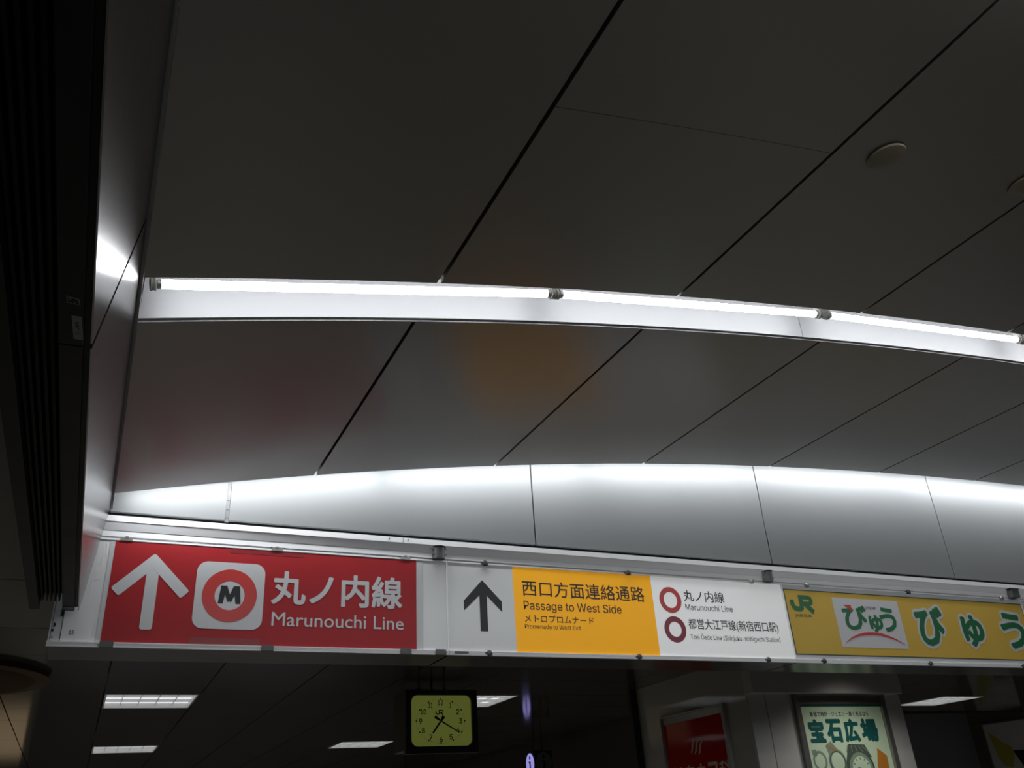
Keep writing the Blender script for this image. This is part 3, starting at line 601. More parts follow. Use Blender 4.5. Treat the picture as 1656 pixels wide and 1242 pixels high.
for (a, b) in (((-0.129, -1.563), (-0.122, -1.563)), ((-0.130, -1.568), (-0.123, -1.571)), ((-0.129, -1.577), (-0.120, -1.577)), ((-0.125, -1.569), (-0.125, -1.582)),
               ((-0.128, -1.583), (-0.121, -1.587)), ((-0.124, -1.592), (-0.1235, -1.599)), ((-0.128, -1.606), (-0.119, -1.606))):
    fb.stroke(sk, [a, b], 0.0013, 0.0009, 0.0004)
sk.build('lettering', M_ink, st)
sk = MB()
for pl in ([(-0.146, -1.475), (-0.123, -1.480)], [(-0.145, -1.481), (-0.137, -1.480), (-0.137, -1.486), (-0.144, -1.487)], [(-0.133, -1.479), (-0.125, -1.484)],
           [(-0.143, -1.489), (-0.142, -1.497), (-0.131, -1.499), (-0.130, -1.493)], [(-0.124, -1.482), (-0.122, -1.498), (-0.131, -1.499)]):
    fb.stroke(sk, pl, 0.0018, 0.0, 0.0006)
sk.build('marking', M_sticker, r)
# edge trim between beam and vault, with ragged sealant
tr = MB().prism([(-0.0445, Y0, EYE + 1.337), (-0.035, Y0, EYE + 1.329), (-0.035, Y0, EYE + 1.36), (-0.045, Y0, EYE + 1.36)], (0, WY - Y0 - 0.03, 0)).build('edge_trim', M_joint, beam)
random.seed(4)
sm = MB()
for y in [1.02 + 0.012 * k for k in range(12)] + [2.9 + 0.05 * k for k in range(6)] + [3.5 + 0.03 * k for k in range(10)]:
    q = random.uniform(0.0015, 0.0045)
    sm.lathe((-0.035 + random.uniform(-0.004, 0.004), y + random.uniform(-0.01, 0.01), EYE + 1.331), (0.2, random.uniform(-1, 1), -0.6), [(-q * 1.5, 0), (-q, q * 0.8), (0, q), (q, q * 0.7), (q * 1.6, 0)], n=7)
sm.build('sealant', M_seal, tr, smooth=True)

# ------------------------------------------------------------------ lit slot: troughs and fluorescent tubes
trough_sec = [(2.050, 0.024), (2.058, 0.024), (2.058, 0.185), (2.265, 0.185), (2.265, 0.006), (2.276, 0.006), (2.276, 0.195), (2.050, 0.195)]
for a, b, l in ((VX0, 2.470, 'white light trough nearer the dark beam, behind the first two tubes'), (2.473, 8.5, 'white light trough continuing to the right edge, right of the seam')):
    t = tag(sweep(MB(), trough_sec, a, b).build('light_trough', M_trough, smooth=True), l, 'light trough', 'white troughs of the lit slot')
    s = MB(); sweep(s, [(2.2768, 0.0), (2.2812, 0.0), (2.2812, 0.016), (2.2768, 0.016)], a, b)
    s.build('lip', M_trough, t)
lamp_x = [(0.009, 1.212), (1.272, 2.446), (2.531, 3.709), (3.775, 4.96), (5.03, 6.22)]
lamp_lab = ['fluorescent tube beside the dark beam, leftmost in the lit slot', 'fluorescent tube in the middle of the lit slot, second from the beam',
            'fluorescent tube at the right edge, third from the beam', 'fluorescent tube starting at the right frame edge, fourth from the beam', None]
TY, TZ = 2.155, 0.050
for (a, b), l in zip(lamp_x[:4], lamp_lab):
    A = Vector((a, TY, vault(a) + TZ)); B = Vector((b, TY, vault(b) + TZ)); d = (B - A).normalized()
    root = empty('fluorescent_lamp', l, 'fluorescent tube', (A + B) / 2, 'tubes of the lit slot')
    MB().cyl(A + d * 0.0, B, 0.013, n=24).build('tube', M_tube, root, smooth=True)
    for P, s in ((A, -1), (B, 1)):
        q = d * s
        MB().lathe(P, q, [(-0.0005, 0.0134), (0.010, 0.0134), (0.012, 0.011), (0.0125, 0.004)]).build('end_cap', M_cap, root, smooth=True)
        m = MB().lathe(P + q * 0.0128, q, [(0, 0.017), (0.001, 0.019), (0.004, 0.019), (0.005, 0.017), (0.009, 0.017), (0.010, 0.0185), (0.015, 0.0185), (0.0162, 0.016)])
        c = P + q * 0.021
        m.box(c.x - 0.006, c.x + 0.006, TY - 0.012, TY + 0.012, c.z + 0.012, c.z + 0.122)
        m.build('lamp_holder', M_holder, root)

# round cover plates in the nearer vault section
for x, y, l in ((1.859, 1.243, 'round cover plate on the vault between two joints, left of the pair'), (2.49, 1.236, 'round cover plate cut by the right frame edge')):
    z = vault(x); sl = (vault(x + 0.01) - vault(x - 0.01)) / 0.02
    nrm = Vector((sl, 0, -1)).normalized()
    c = Vector((x, y, z))
    rt = empty('cover_plate', l, 'cover plate', c, 'round cover plates on the vault')
    MB().lathe(c + nrm * 0.004, nrm, [(0, 0.055), (0.003, 0.0555), (0.006, 0.054), (0.007, 0.051)], n=40).build('plate', M_plate, rt, smooth=True)
    MB().lathe(c, nrm, [(-0.002, 0.046), (0.0045, 0.046)], n=40).build('collar', M_dark, rt)

# ------------------------------------------------------------------ the row of signs under the cornice
SY = 3.93
ZT, ZL = 2.808, 2.380
F = Frame((0, SY, 0), (1, 0, 0), (0, 0, 1))


def sign_body(root, xa, xb, x_hous_a=None, bright_edge=True):
    MB().box(xa + 0.006 if x_hous_a is None else x_hous_a, xb - 0.006, SY + 0.004, 4.215, 2.360, 2.803).build('housing', M_housing, root, bevel=0.002)
    MB().box(xa, xb, SY - 0.008, SY + 0.012, ZT - 0.002, ZT + 0.006).build('top_rail', M_alu, root)
    m = MB().box(xa, xb, SY - 0.012, SY + 0.004, 2.3755, ZL).box(xa, xb, SY - 0.010, SY + 0.004, 2.360, 2.3755)
    m.build('bottom_rail', M_alu, root)
    if bright_edge:
        MB().box(xb - 0.006, xb, SY - 0.009, SY + 0.004, ZL, ZT - 0.002).build('end_strip', M_edge, root)


def flat_clip(root, x, top):
    m = MB()
    if top: m.box(x - 0.024, x + 0.024, SY - 0.0095, SY + 0.010, ZT + 0.006, ZT + 0.017).box(x - 0.024, x + 0.024, SY - 0.0105, SY - 0.008, ZT - 0.003, ZT + 0.006).box(x - 0.006, x + 0.006, SY - 0.012, SY - 0.0095, ZT + 0.009, ZT + 0.017)
    else: m.box(x - 0.026, x + 0.026, SY - 0.018, SY + 0.004, ZL - 0.021, ZL - 0.004).box(x - 0.026, x + 0.026, SY - 0.0125, SY - 0.0095, ZL - 0.004, ZL + 0.004)
    m.build('clip', M_clip2 if top else M_clip, root)


def knob_clip(root, x, top, m_=None):
    z = ZT + 0.006 if top else ZL - 0.008
    c = Vector((x, SY - 0.010, z))
    m = MB().lathe(c + Vector((0, 0.012, 0)), (0, -1, 0), [(0, 0.013), (0.016, 0.014), (0.021, 0.011), (0.023, 0.004)], n=18)
    m.box(x - 0.022, x - 0.004, SY - 0.013, SY + 0.002, z - 0.006, z + 0.003)
    m.box(x - 0.012, x + 0.014, SY - 0.016, SY + 0.004, min(z, z + (-0.012 if top else -0.010)), z)
    m.build('clip', m_ or M_clip, root, smooth=True)


# --- the red sign
red = empty('direction_sign', 'long red sign with white arrow and subway emblem, next to the dark beam', 'sign', (0.65, SY + 0.14, 2.36), 'row of signs under the white wall')
sign_body(red, -0.196, 1.503)
m = MB(); F.rect(m, -0.150, 1.496, ZL, ZT - 0.002, 0.0, 0.004)
pn = m.build('panel', M_white, red)
pn['label'] = 'white acrylic backing panel'
m = MB(); F.rect(m, -0.186, -0.153, ZL, ZT - 0.05, 0.0, 0.003); F.rect(m, -0.194, -0.188, ZL, ZT - 0.07, -0.001, 0.005)
ep = m.build('end_panel', M_white2, red)
m = MB()
F.rect(m, -0.160, -0.153, 2.480, 2.512, 0.0032, 0.0008); F.stroke(m, [(-0.180, 2.452), (-0.176, 2.444), (-0.180, 2.436)], 0.006, 0.0032, 0.0008)
F.rect(m, -0.186, -0.178, 2.418, 2.428, 0.0032, 0.0008); F.rect(m, -0.182, -0.179, 2.392, 2.400, 0.0032, 0.0008)
m.build('marking', M_ink, ep)
F.text('lettering', '13', -0.122, -0.104, 2.408, 2.424, 0.0042, M_ink, pn, sans=True)
m = MB()
for a, b in (((-0.046, 2.70), (-0.040, 2.735)), ((-0.062, 2.665), (-0.052, 2.69)), ((-0.060, 2.63), (-0.050, 2.635)), ((-0.07, 2.60), (-0.066, 2.625)), ((-0.03, 2.74), (-0.036, 2.79)), ((-0.035, 2.40), (-0.028, 2.47))):
    F.stroke(MB(), [a, b], 0.003, 0.0041, 0.0006).build('tape_residue', M_seal, pn)
for a, b in ((1.345, 1.376), (-0.022, -0.004)):
    m = MB(); F.rect(m, a, b, ZL + 0.002, ZT - 0.006, 0.0041, 0.001); m.build('film_margin', M_white2, red)
# the film is a slightly wavy sheet
vs = []; fs = []; nx, nz = 48, 14
xa, xb, za, zb = -0.003, 1.343, ZL + 0.001, ZT - 0.004
for d in (0.0043, 0.0055):
    for j in range(nz + 1):
        for i in range(nx + 1):
            x = xa + (xb - xa) * i / nx; z = za + (zb - za) * j / nz
            vs.append(F.p(x, z, d))
off = (nx + 1) * (nz + 1)
for j in range(nz):
    for i in range(nx):
        q = j * (nx + 1) + i
        fs.append((q, q + 1, q + nx + 2, q + nx + 1)); fs.append((off + q, off + q + nx + 1, off + q + nx + 2, off + q + 1))
mm = MB().add(vs, fs)
film = mm.build('red_film', M_red, red)
D = 0.0062
for a in ((0.335, 0.628, ZL + 0.001, ZL + 0.030), (0.47, 0.80, ZT - 0.026, ZT - 0.006)):
    m = MB(); F.rect(m, *a, 0.0057, 0.0004); m.build('tape', M_redtape, film)
m = MB()


def round_stroke(fr, m, a, b, w, d, t=0.0005, r=0.3):
    """a bar with softly rounded corners"""
    a = Vector(a); b = Vector(b); L = (b - a).length; u = (b - a) / L; v = Vector((-u.y, u.x)); k = w * r
    pts = []
    for cx, cy, a0 in ((L - k, -w / 2 + k, -90), (L - k, w / 2 - k, 0), (k, w / 2 - k, 90), (k, -w / 2 + k, 180)):
        for q in range(5):
            an = math.radians(a0 + 90 * q / 4); pts.append((cx + k * math.cos(an), cy + k * math.sin(an)))
    fr.poly(m, [tuple(a + u * x + v * y) for x, y in pts], d, t)


round_stroke(F, m, (0.160, 2.435), (0.160, 2.728), 0.049, D, 0.0004, 0.2)
round_stroke(F, m, (0.021, 2.586), (0.176, 2.742), 0.047, D + 0.00012, 0.0004, 0.2)
round_stroke(F, m, (0.299, 2.586), (0.144, 2.742), 0.047, D + 0.00024, 0.0004, 0.2)
m.build('arrow', M_white2, red)
m = MB(); F.rrect(m, 0.338, 0.630, 2.447, 2.738, 0.045, D, 0.0004)
em = m.build('emblem', M_white2, red)
m = MB(); F.ring(m, 0.484, 2.592, 0.1155, 0.0635, D + 0.0006, 0.0004); m.build('ring', M_print_red, em)
m = MB()
mz0, mz1, md = 2.557, 2.634, D + 0.0006
F.poly(m, [(0.437, mz0), (0.4575, mz0), (0.4705, mz1), (0.445, mz1)], md)
F.poly(m, [(0.5325, mz0), (0.5105, mz0), (0.4985, mz1), (0.5245, mz1)], md)
F.poly(m, [(0.4495, mz1), (0.4705, mz1), (0.4925, 2.575), (0.4765, 2.563)], md + 0.0001)
F.poly(m, [(0.5200, mz1), (0.4985, mz1), (0.4765, 2.575), (0.4925, 2.563)], md + 0.0002)
m.build('letter', M_ink, em)
F.text('japanese_lettering', '丸ノ内線', 0.662, 1.272, 2.563, 2.714, D, M_white2, red, weight=0.0038)
F.text('english_lettering', 'Marunouchi Line', 0.671, 1.279, 2.468, 2.528, D, M_white2, red, bold=0.004)
for x in (0.038, 0.674, 1.288): flat_clip(red, x, True)
for x in (0.022, 0.661, 1.288, 1.46): flat_clip(red, x, False)

# --- the white and amber sign
west = empty('direction_sign', 'white and amber sign with black arrow for the passage to the west side', 'sign', (2.55, SY + 0.14, 2.36), 'row of signs under the white wall')
sign_body(west, 1.505, 3.610)
m = MB(); F.rect(m, 1.506, 3.603, ZL, ZT - 0.002, 0.0, 0.004); pn = m.build('panel', M_white, west)
m = MB(); F.rect(m, 2.692, 3.602, ZL + 0.0005, ZT - 0.0025, 0.0041, 0.0004); m.build('backlit_panel', M_backlit, west)
m = MB(); F.rect(m, 1.860, 2.692, ZL + 0.0005, ZT - 0.0025, 0.0042, 0.0006); ya = m.build('amber_panel', M_yel, west)
DW = 0.0050
m = MB()
F.poly(m, [(1.6885, 2.727), (1.5865, 2.620), (1.5865, 2.572), (1.671, 2.650), (1.671, 2.476), (1.7105, 2.476), (1.7105, 2.650), (1.791, 2.572), (1.791, 2.624)], 0.0042)
m.build('arrow', M_ink, west)
F.text('japanese_lettering', '西口方面連絡通路', 1.908, 2.640, 2.659, 2.741, DW, M_ink, west, bold=0.006)
F.text('english_lettering', 'Passage to West Side', 1.911, 2.484, 2.579, 2.636, DW, M_ink, west, bold=0.004, sans=True)
F.text('japanese_lettering', 'メトロプロムナード', 1.912, 2.309, 2.529, 2.567, DW, M_ink, west, bold=0.006)
F.text('english_lettering', 'Promenade to West Exit', 1.910, 2.228, 2.497, 2.520, DW, M_ink, west, sans=True)
m = MB(); F.ring(m, 2.806, 2.679, 0.071, 0.0435, 0.0047); m.build('line_ring', M_print_red, west)['label'] = 'bright red ring'
m = MB(); F.ring(m, 2.811, 2.521, 0.070, 0.040, 0.0047); m.build('line_ring', M_crimson, west)['label'] = 'crimson ring'
F.text('japanese_lettering', '丸ノ内線', 2.897, 3.172, 2.677, 2.740, 0.0047, M_ink, west, bold=0.006)
F.text('english_lettering', 'Marunouchi Line', 2.899, 3.220, 2.629, 2.662, 0.0047, M_ink, west, sans=True)
F.text('japanese_lettering', '都営大江戸線(新宿西口駅)', 2.902, 3.523, 2.517, 2.583, 0.0047, M_ink, west, bold=0.006)
F.text('english_lettering', 'Toei Ōedo Line (Shinjuku-nishiguchi Station)', 2.904, 3.521, 2.464, 2.503, 0.0047, M_ink, west, sans=True)
for x in (1.707, 2.550): knob_clip(west, x, True)
knob_clip(west, 3.387, True, M_clip2)
for x in (1.709, 2.557, 3.403): knob_clip(west, x, False)
m = MB().box(1.53, 1.60, SY - 0.0125, SY + 0.0, 2.366, 2.377); m.build('clip', M_clip, west)

# --- the golden ticket-office sign
view = empty('advertising_sign', 'golden yellow sign with green lettering and white logo square', 'sign', (4.65, SY + 0.14, 2.36), 'row of signs under the white wall')
sign_body(view, 3.612, 5.695)
m = MB(); F.rect(m, 3.614, 5.688, ZL, ZT - 0.002, 0.0, 0.004); m.build('panel', M_white2, view)
m = MB(); F.rect(m, 3.616, 5.684, 2.405, 2.783, 0.0042, 0.0006); m.build('border', M_dgreen, view)
m = MB(); F.rect(m, 3.622, 5.678, 2.411, 2.777, 0.0050, 0.0006); m.build('golden_panel', M_gold, view)
DV = 0.0058


def jr_logo(fr, m, cx, cy, s, d, t=0.0005, w=0.030):
    J = [(-0.072, 0.018), (-0.072, -0.008), (-0.062, -0.027), (-0.044, -0.034), (-0.020, -0.034), (-0.007, -0.026), (-0.005, -0.010), (-0.005, 0.040)]
    fr.stroke(m, [(cx + x * s, cy + y * s) for x, y in J], w * s, d, t)
    Rr = [(-0.020, 0.035), (0.050, 0.035), (0.068, 0.029), (0.072, 0.016), (0.068, 0.004), (0.050, -0.002), (0.008, -0.002)]
    fr.stroke(m, [(cx + x * s, cy + y * s) for x, y in Rr], w * 0.85 * s, d + 0.00015, t)
    fr.stroke(m, [(cx + x * s, cy + y * s) for x, y in [(0.016, 0.002), (0.078, -0.050)]], w * s, d + 0.0003, t)
    return m


m = MB(); jr_logo(F, m, 3.738, 2.702, 1.02, DV); m.build('railway_logo', M_green, view)
F.text('lettering', 'JR東日本', 3.668, 3.794, 2.616, 2.639, DV, M_green, view, bold=0.006)
m = MB(); F.rect(m, 3.980, 4.518, 2.455, 2.748, DV, 0.0006); lg = m.build('logo_square', M_white2, view)
DL = DV + 0.0008
F.text('japanese_lettering', 'び', 4.038, 4.235, 2.556, 2.708, DL, M_green, lg, weight=0.0060)
F.text('japanese_lettering', 'ゅ', 4.240, 4.352, 2.548, 2.655, DL, M_green, lg, weight=0.0060)
F.text('japanese_lettering', 'う', 4.335, 4.470, 2.553, 2.705, DL, M_green, lg, weight=0.0060)
m = MB(); F.poly(m, [(4.062, 2.708), (4.120, 2.708), (4.120, 2.668)], DL + 0.0008); m.build('triangle', M_print_red, lg)
F.text('english_lettering', 'VIEW', 4.236, 4.322, 2.688, 2.704, DL, M_ink, lg, bold=0.004, sans=True)
arc = [(4.015, 2.482), (4.07, 2.510), (4.13, 2.528), (4.19, 2.538), (4.25, 2.541), (4.31, 2.538), (4.37, 2.526), (4.43, 2.509), (4.495, 2.482)]
m = MB(); F.stroke(m, arc, 0.017, DL, 0.001, taper=[0.1, 0.5, 0.8, 1, 1, 1, 0.8, 0.5, 0.1]); m.build('arc', M_print_red, lg)
for ch, x0, x1, z0, z1 in (('び', 4.640, 4.885, 2.478, 2.728), ('ゅ', 5.040, 5.235, 2.483, 2.685), ('う', 5.415, 5.640, 2.478, 2.716)):
    o = F.text('lettering_outline', ch, x0, x1, z0, z1, DV, M_white2, view, weight=0.009, halo=0.018)
    F.text('japanese_lettering', ch, x0, x1, z0, z1, DV + 0.0009, M_green, o, weight=0.009)
for x in (3.804, 5.506): knob_clip(view, x, True, M_clip2)
knob_clip(view, 4.639, True)
for x in (3.809, 4.663, 5.510): knob_clip(view, x, False)

# next blank housing at the right frame edge
nxt = empty('advertising_sign', 'pale sign edge just entering at the right end of the golden sign', 'sign', (6.5, SY + 0.14, 2.36), 'row of signs under the white wall')
sign_body(nxt, 5.697, 7.4)
m = MB(); F.rect(m, 5.699, 7.393, ZL, ZT - 0.002, 0.0, 0.004); m.build('panel', M_white2, nxt)

# pipes that carry the signs from the cornice
for x, l, sq in ((1.455, 'short grey pipe hanger above the gap between red and white signs', 0), (3.505, 'short grey pipe hanger above the right end of the white sign', 0), (5.61, 'square grey hanger bracket above the right end of the golden sign', 1)):
    top, bot, y = EYE + 1.275, 2.8145, 3.912
    rt = empty('sign_hanger', l, 'hanger', (x, y, bot), 'hangers of the sign row')
    if sq:
        MB().box(x - 0.036, x + 0.036, y - 0.034, y + 0.034, bot, top - 0.004).build('pipe', M_pipe, rt, bevel=0.003)
        MB().box(x - 0.05, x + 0.042, y - 0.038, y + 0.04, top - 0.004, top - 0.0002).build('flange', M_dark, rt)
    else:
        MB().cyl((x, y, bot), (x, y, top - 0.004), 0.031, n=28).build('pipe', M_pipe, rt, smooth=True)
        MB().lathe((x, y, top - 0.0045), (0, 0, 1), [(0, 0.034), (0.002, 0.037), (0.0043, 0.037)], n=28).build('flange', M_dark, rt, smooth=True)
        for a in (-1, 1):
            for z in (bot + 0.022, bot + 0.05): MB().cyl((x + a * 0.028, y - 0.012, z), (x + a * 0.037, y - 0.014, z), 0.004, n=10).build('bolt', M_clip2, rt)

# ------------------------------------------------------------------ hanging clock
CY = 5.90
ck = empty('hanging_clock', 'square black hanging clock with lime green dial showing twenty past seven', 'clock', (2.2, CY + 0.15, 2.105))
FC = Frame((0, CY, 0), (1, 0, 0), (0, 0, 1))
# case: a body and a front frame with a rounded opening
MB().box(1.945, 2.452, CY + 0.03, CY + 0.30, 2.125, 2.50).build('case', M_clockbody, ck, bevel=0.008)
outer = []; inner = []
ox0, ox1, oz0, oz1, R = 1.978, 2.420, 2.145, 2.472, 0.045
for cx, cz, a in ((ox1 - R, oz0 + R, -90), (ox1 - R, oz1 - R, 0), (ox0 + R, oz1 - R, 90), (ox0 + R, oz0 + R, 180)):
    for k in range(7):
        an = math.radians(a + 15 * k); inner.append((cx + R * math.cos(an), cz + R * math.sin(an)))
fx0, fx1, fz0, fz1 = 1.937, 2.460, 2.100, 2.508
for (cx, cz) in inner:
    mx_, mz_ = (ox0 + ox1) / 2, (oz0 + oz1) / 2
    tx = (fx1 - mx_ if cx > mx_ else mx_ - fx0) / max(1e-6, abs(cx - mx_)); tz = (fz1 - mz_ if cz > mz_ else mz_ - fz0) / max(1e-6, abs(cz - mz_))
    t = min(tx, tz); outer.append((mx_ + (cx - mx_) * t, mz_ + (cz - mz_) * t))
for cpt in ((fx0, fz0), (fx1, fz0), (fx1, fz1), (fx0, fz1)):
    k = min(range(len(outer)), key=lambda i: (outer[i][0] - cpt[0]) ** 2 + (outer[i][1] - cpt[1]) ** 2); outer[k] = cpt
vs = []; n = len(inner); fs = []
for d in (0.0, -0.035):
    vs += [FC.p(x, z, d) for x, z in outer]; vs += [FC.p(x, z, d) for x, z in inner]
for k in range(n):
    j = (k + 1) % n
    fs += [(k, j, n + j, n + k), (2 * n + k, 3 * n + k, 3 * n + j, 2 * n + j), (k, 2 * n + k, 2 * n + j, j), (n + k, n + j, 3 * n + j, 3 * n + k)]
MB().add(vs, fs).build('frame', M_clockbody, ck)
m = MB(); FC.rect(m, ox0 - 0.006, ox1 + 0.006, oz0 - 0.006, oz1 + 0.006, -0.024, 0.004); dial = m.build('dial', M_clockface, ck)
cx, cz, rx, rz, dd = 2.195, 2.306, 0.150, 0.122, -0.0195
m = MB()
for k in range(60):
    a = math.radians(6 * k); r_ = 0.0056 if k % 5 == 0 else 0.0021
    FC.disc(m, cx + 1.17 * rx * math.sin(a), cz + 1.17 * rz * math.cos(a), r_, r_, dd, 0.0008, n=8)
m.build('minute_marks', M_clockink, dial)
for h in range(1, 13):
    a = math.radians(30 * h); x = cx + rx * 0.97 * math.sin(a); z = cz + rz * 0.97 * math.cos(a); wd = {1: 0.006, 10: 0.020, 11: 0.014, 12: 0.020}.get(h, 0.0115)
    FC.text('numeral', str(h), x - wd, x + wd, z - 0.0175, z + 0.0175, dd, M_clockink, dial, bold=0.014, t=0.0008, sans=True)
m = MB(); jr_logo(FC, m, cx - 0.008, cz + 0.056, 0.36, dd, 0.0006, w=0.022); m.build('railway_logo', M_pgrey2, dial)
m = MB(); FC.stroke(m, [(cx + 0.022, cz + 0.030), (cx, cz), (2.136, 2.229)], 0.016, dd + 0.003, 0.001, taper=[1.6, 0.8, 0.7]); m.build('hour_hand', M_clockink, ck)
m = MB(); FC.stroke(m, [(cx - 0.045, cz + 0.028), (cx, cz), (2.325, 2.232)], 0.0125, dd + 0.006, 0.001, taper=[1.6, 0.8, 0.55]); m.build('minute_hand', M_clockink, ck)
MB().lathe(FC.p(cx, cz, dd), (0, -1, 0), [(0, 0.006), (0.008, 0.006), (0.009, 0.003)], n=16).build('hub', M_clip2, ck)
MB().box(2.06, 2.30, CY + 0.06, CY + 0.24, 2.50, 2.512).build('mount', M_clockbody, ck)
for x in (2.085, 2.178, 2.275):
    m = MB().cyl((x, CY + 0.15, 2.512), (x, CY + 0.15, 2.6), 0.005 if x != 2.178 else 0.007, n=10)
    if x != 2.178: m.lathe((x, CY + 0.15, 2.512), (0, 0, 1), [(0, 0.018), (0.012, 0.016), (0.03, 0.006)], n=14)
    m.build('rod', M_clockbody, ck)

# ------------------------------------------------------------------ information box sign
isg = empty('information_sign', 'small hanging box sign with a lit violet letter i', 'sign', (4.80, 9.75, 2.12))
bx0, bx1, by0, by1, bz0, bz1 = 4.690, 4.915, 9.60, 9.86, 2.16, 2.418
MB().box(bx0, bx1, by0, by1, bz0, bz1).build('box', M_clockbody, isg, bevel=0.004)
for x in (4.75, 4.85): MB().cyl((x, 9.73, bz1), (x, 9.73, 2.6), 0.008, n=10).build('rod', M_clockbody, isg)
FS = Frame((bx0, 0, 0), (0, -1, 0), (0, 0, 1)); FR = Frame((0, by0, 0), (1, 0, 0), (0, 0, 1))
for fr, c, m_, ink in ((FS, -9.73, M_purple, M_pnavy), (FR, 4.8025, M_unlit, M_ink)):
    m = MB(); fr.disc(m, c, 2.288, 0.105, 0.112, 0.0, 0.002)
    dsc = m.build('disc', m_, isg)
    dsc['label'] = 'lit violet disc' if m_ is M_purple else 'unlit dark disc'
    m = MB(); fr.disc(m, c, 2.352, 0.018, 0.018, 0.0022)
    fr.poly(m, [(c - 0.034, 2.312), (c + 0.018, 2.312), (c + 0.018, 2.222), (c + 0.036, 2.222), (c + 0.036, 2.206), (c - 0.036, 2.206), (c - 0.036, 2.222), (c - 0.016, 2.222), (c - 0.016, 2.296), (c - 0.034, 2.296)], 0.0022)
    m.build('letter', ink, dsc)

# ------------------------------------------------------------------ pillar with two poster cases
PXL, PYF = 4.12, 5.04
pil = empty('pillar', 'polished grey square pillar below the golden sign, carrying two posters', 'pillar', (4.84, 5.75, 0))
MB().box(PXL, 5.555, PYF, 6.44, 0, 2.6).build('shaft', M_stone, pil, bevel=0.003)
m = MB()
for a, b in ((PXL + 0.003, 4.268), (4.274, 5.552)): m.box(a, b, PYF - 0.012, PYF - 0.0005, 0.0, 2.354)
m.build('front_cladding', M_stone2, pil, bevel=0.002)
MB().box(4.108, 5.502, 4.945, PYF + 0.0, 2.352, 2.6).build('header', M_stone2, pil, bevel=0.003)
MB().box(4.055, PXL - 0.002, 6.425, 6.46, 0, 2.6).build('shadow_gap_strip', M_dark, pil)  # dark strip standing in for the shadow gap behind the pillar

FP = Frame((0, PYF - 0.012, 0), (1, 0, 0), (0, 0, 1))


def poster_case(fr, x0, x1, z0, z1, w, wt, root, m_):
    m = MB()
    fr.rect(m, x0, x0 + w, z0, z1, 0.0005, 0.03); fr.rect(m, x1 - w, x1, z0, z1, 0.0005, 0.03)
    fr.rect(m, x0 + w, x1 - w, z1 - 0.010, z1, 0.0005, 0.03); fr.rect(m, x0 + w, x1 - w, z0, z0 + w, 0.0005, 0.03)
    m.build('frame', m_, root, bevel=0.002)
    m = MB(); fr.rect(m, x0 + w, x1 - w, z1 - wt, z1 - 0.010, 0.0005, 0.014); m.build('header_strip', M_steel, root)


gp = empty('poster_case', 'framed pale green jewellery poster on the front of the pillar', 'poster', (4.94, PYF - 0.02, 1.0), 'poster cases on the pillar')
poster_case(FP, 4.505, 5.366, 0.95, 2.352, 0.042, 0.066, gp, M_steel)
m = MB(); FP.rect(m, 4.548, 5.323, 0.995, 2.284, 0.0005, 0.006); ps = m.build('poster', M_poster_green, gp)
m = MB(); FP.rect(m, 4.548, 5.323, 2.270, 2.284, 0.0067, 0.0006); m.build('dark_edge', M_teal, ps)
DP = 0.0068
FP.text('japanese_lettering', '新宿で時計・ジュエリー高く売るなら', 4.638, 5.192, 2.203, 2.238, DP, M_pnavy, ps, bold=0.012)
for ch, x0, x1 in (('宝', 4.598, 4.742), ('石', 4.762, 4.905), ('広', 4.922, 5.066), ('場', 5.086, 5.248)):
    FP.text('japanese_lettering', ch, x0, x1, 2.030, 2.187, DP, M_teal, ps, weight=0.0085)
# ring
m = MB(); FP.ring(m, 4.648, 1.915, 0.062, 0.046, DP, yo=1.05); FP.poly(m, [(4.588, 1.985), (4.625, 1.990), (4.642, 1.962), (4.618, 1.940), (4.590, 1.955)], DP)
m.build('ring_picture', M_pgrey, ps)
# small watch, big watch
m = MB(); FP.disc(m, 4.805, 1.905, 0.080, 0.085, DP); FP.poly(m, [(4.720, 2.012), (4.775, 2.040), (4.850, 1.96), (4.755, 1.90)], DP + 0.0003); w1 = m.build('watch_picture', M_pgrey, ps)
m = MB(); FP.disc(m, 4.805, 1.905, 0.058, 0.062, DP + 0.0015); m.build('watch_dial', M_poster_green, w1)
m = MB(); FP.poly(m, [(4.932, 2.018), (5.085, 2.012), (5.130, 1.930), (4.890, 1.920)], DP + 0.0003); FP.disc(m, 5.005, 1.860, 0.130, 0.130, DP + 0.0006); w2 = m.build('watch_picture', M_pgrey2, ps)
m = MB(); FP.disc(m, 5.010, 1.855, 0.108, 0.108, DP + 0.0022); wd = m.build('watch_dial', M_pgrey, w2)
m = MB(); FP.disc(m, 5.012, 1.852, 0.085, 0.085, DP + 0.0035); m.build('watch_dial', M_poster_green, w2)
m = MB(); FP.ring(m, 4.985, 1.83, 0.034, 0.024, DP + 0.005); m.build('subdial', M_pnavy, w2)
m = MB()
for k in range(12):
    a = math.radians(30 * k); c_, s_ = math.cos(a), math.sin(a)
    FP.stroke(m, [(5.012 + 0.064 * c_, 1.852 + 0.064 * s_), (5.012 + 0.078 * c_, 1.852 + 0.078 * s_)], 0.006, DP + 0.0045)
m.build('hour_marks', M_pgrey2, w2)
m = MB()
for k in range(5): FP.stroke(m, [(4.925 + 0.033 * k, 2.012 - 0.002 * k), (4.905 + 0.050 * k, 1.965)], 0.006, DP + 0.0009)
m.build('bracelet', M_pgrey, w2)
m = MB(); FP.ring(m, 4.805, 1.905, 0.071, 0.064, DP + 0.0016); m.build('bezel', M_pgrey2, w1)
m = MB()
for k in range(5): FP.stroke(m, [(4.742 + 0.022 * k, 2.016 - 0.012 * k + 0.010 * (k % 2)), (4.762 + 0.022 * k, 1.985 - 0.008 * k)], 0.007, DP + 0.0009)
m.build('bracelet', M_porange, w1)
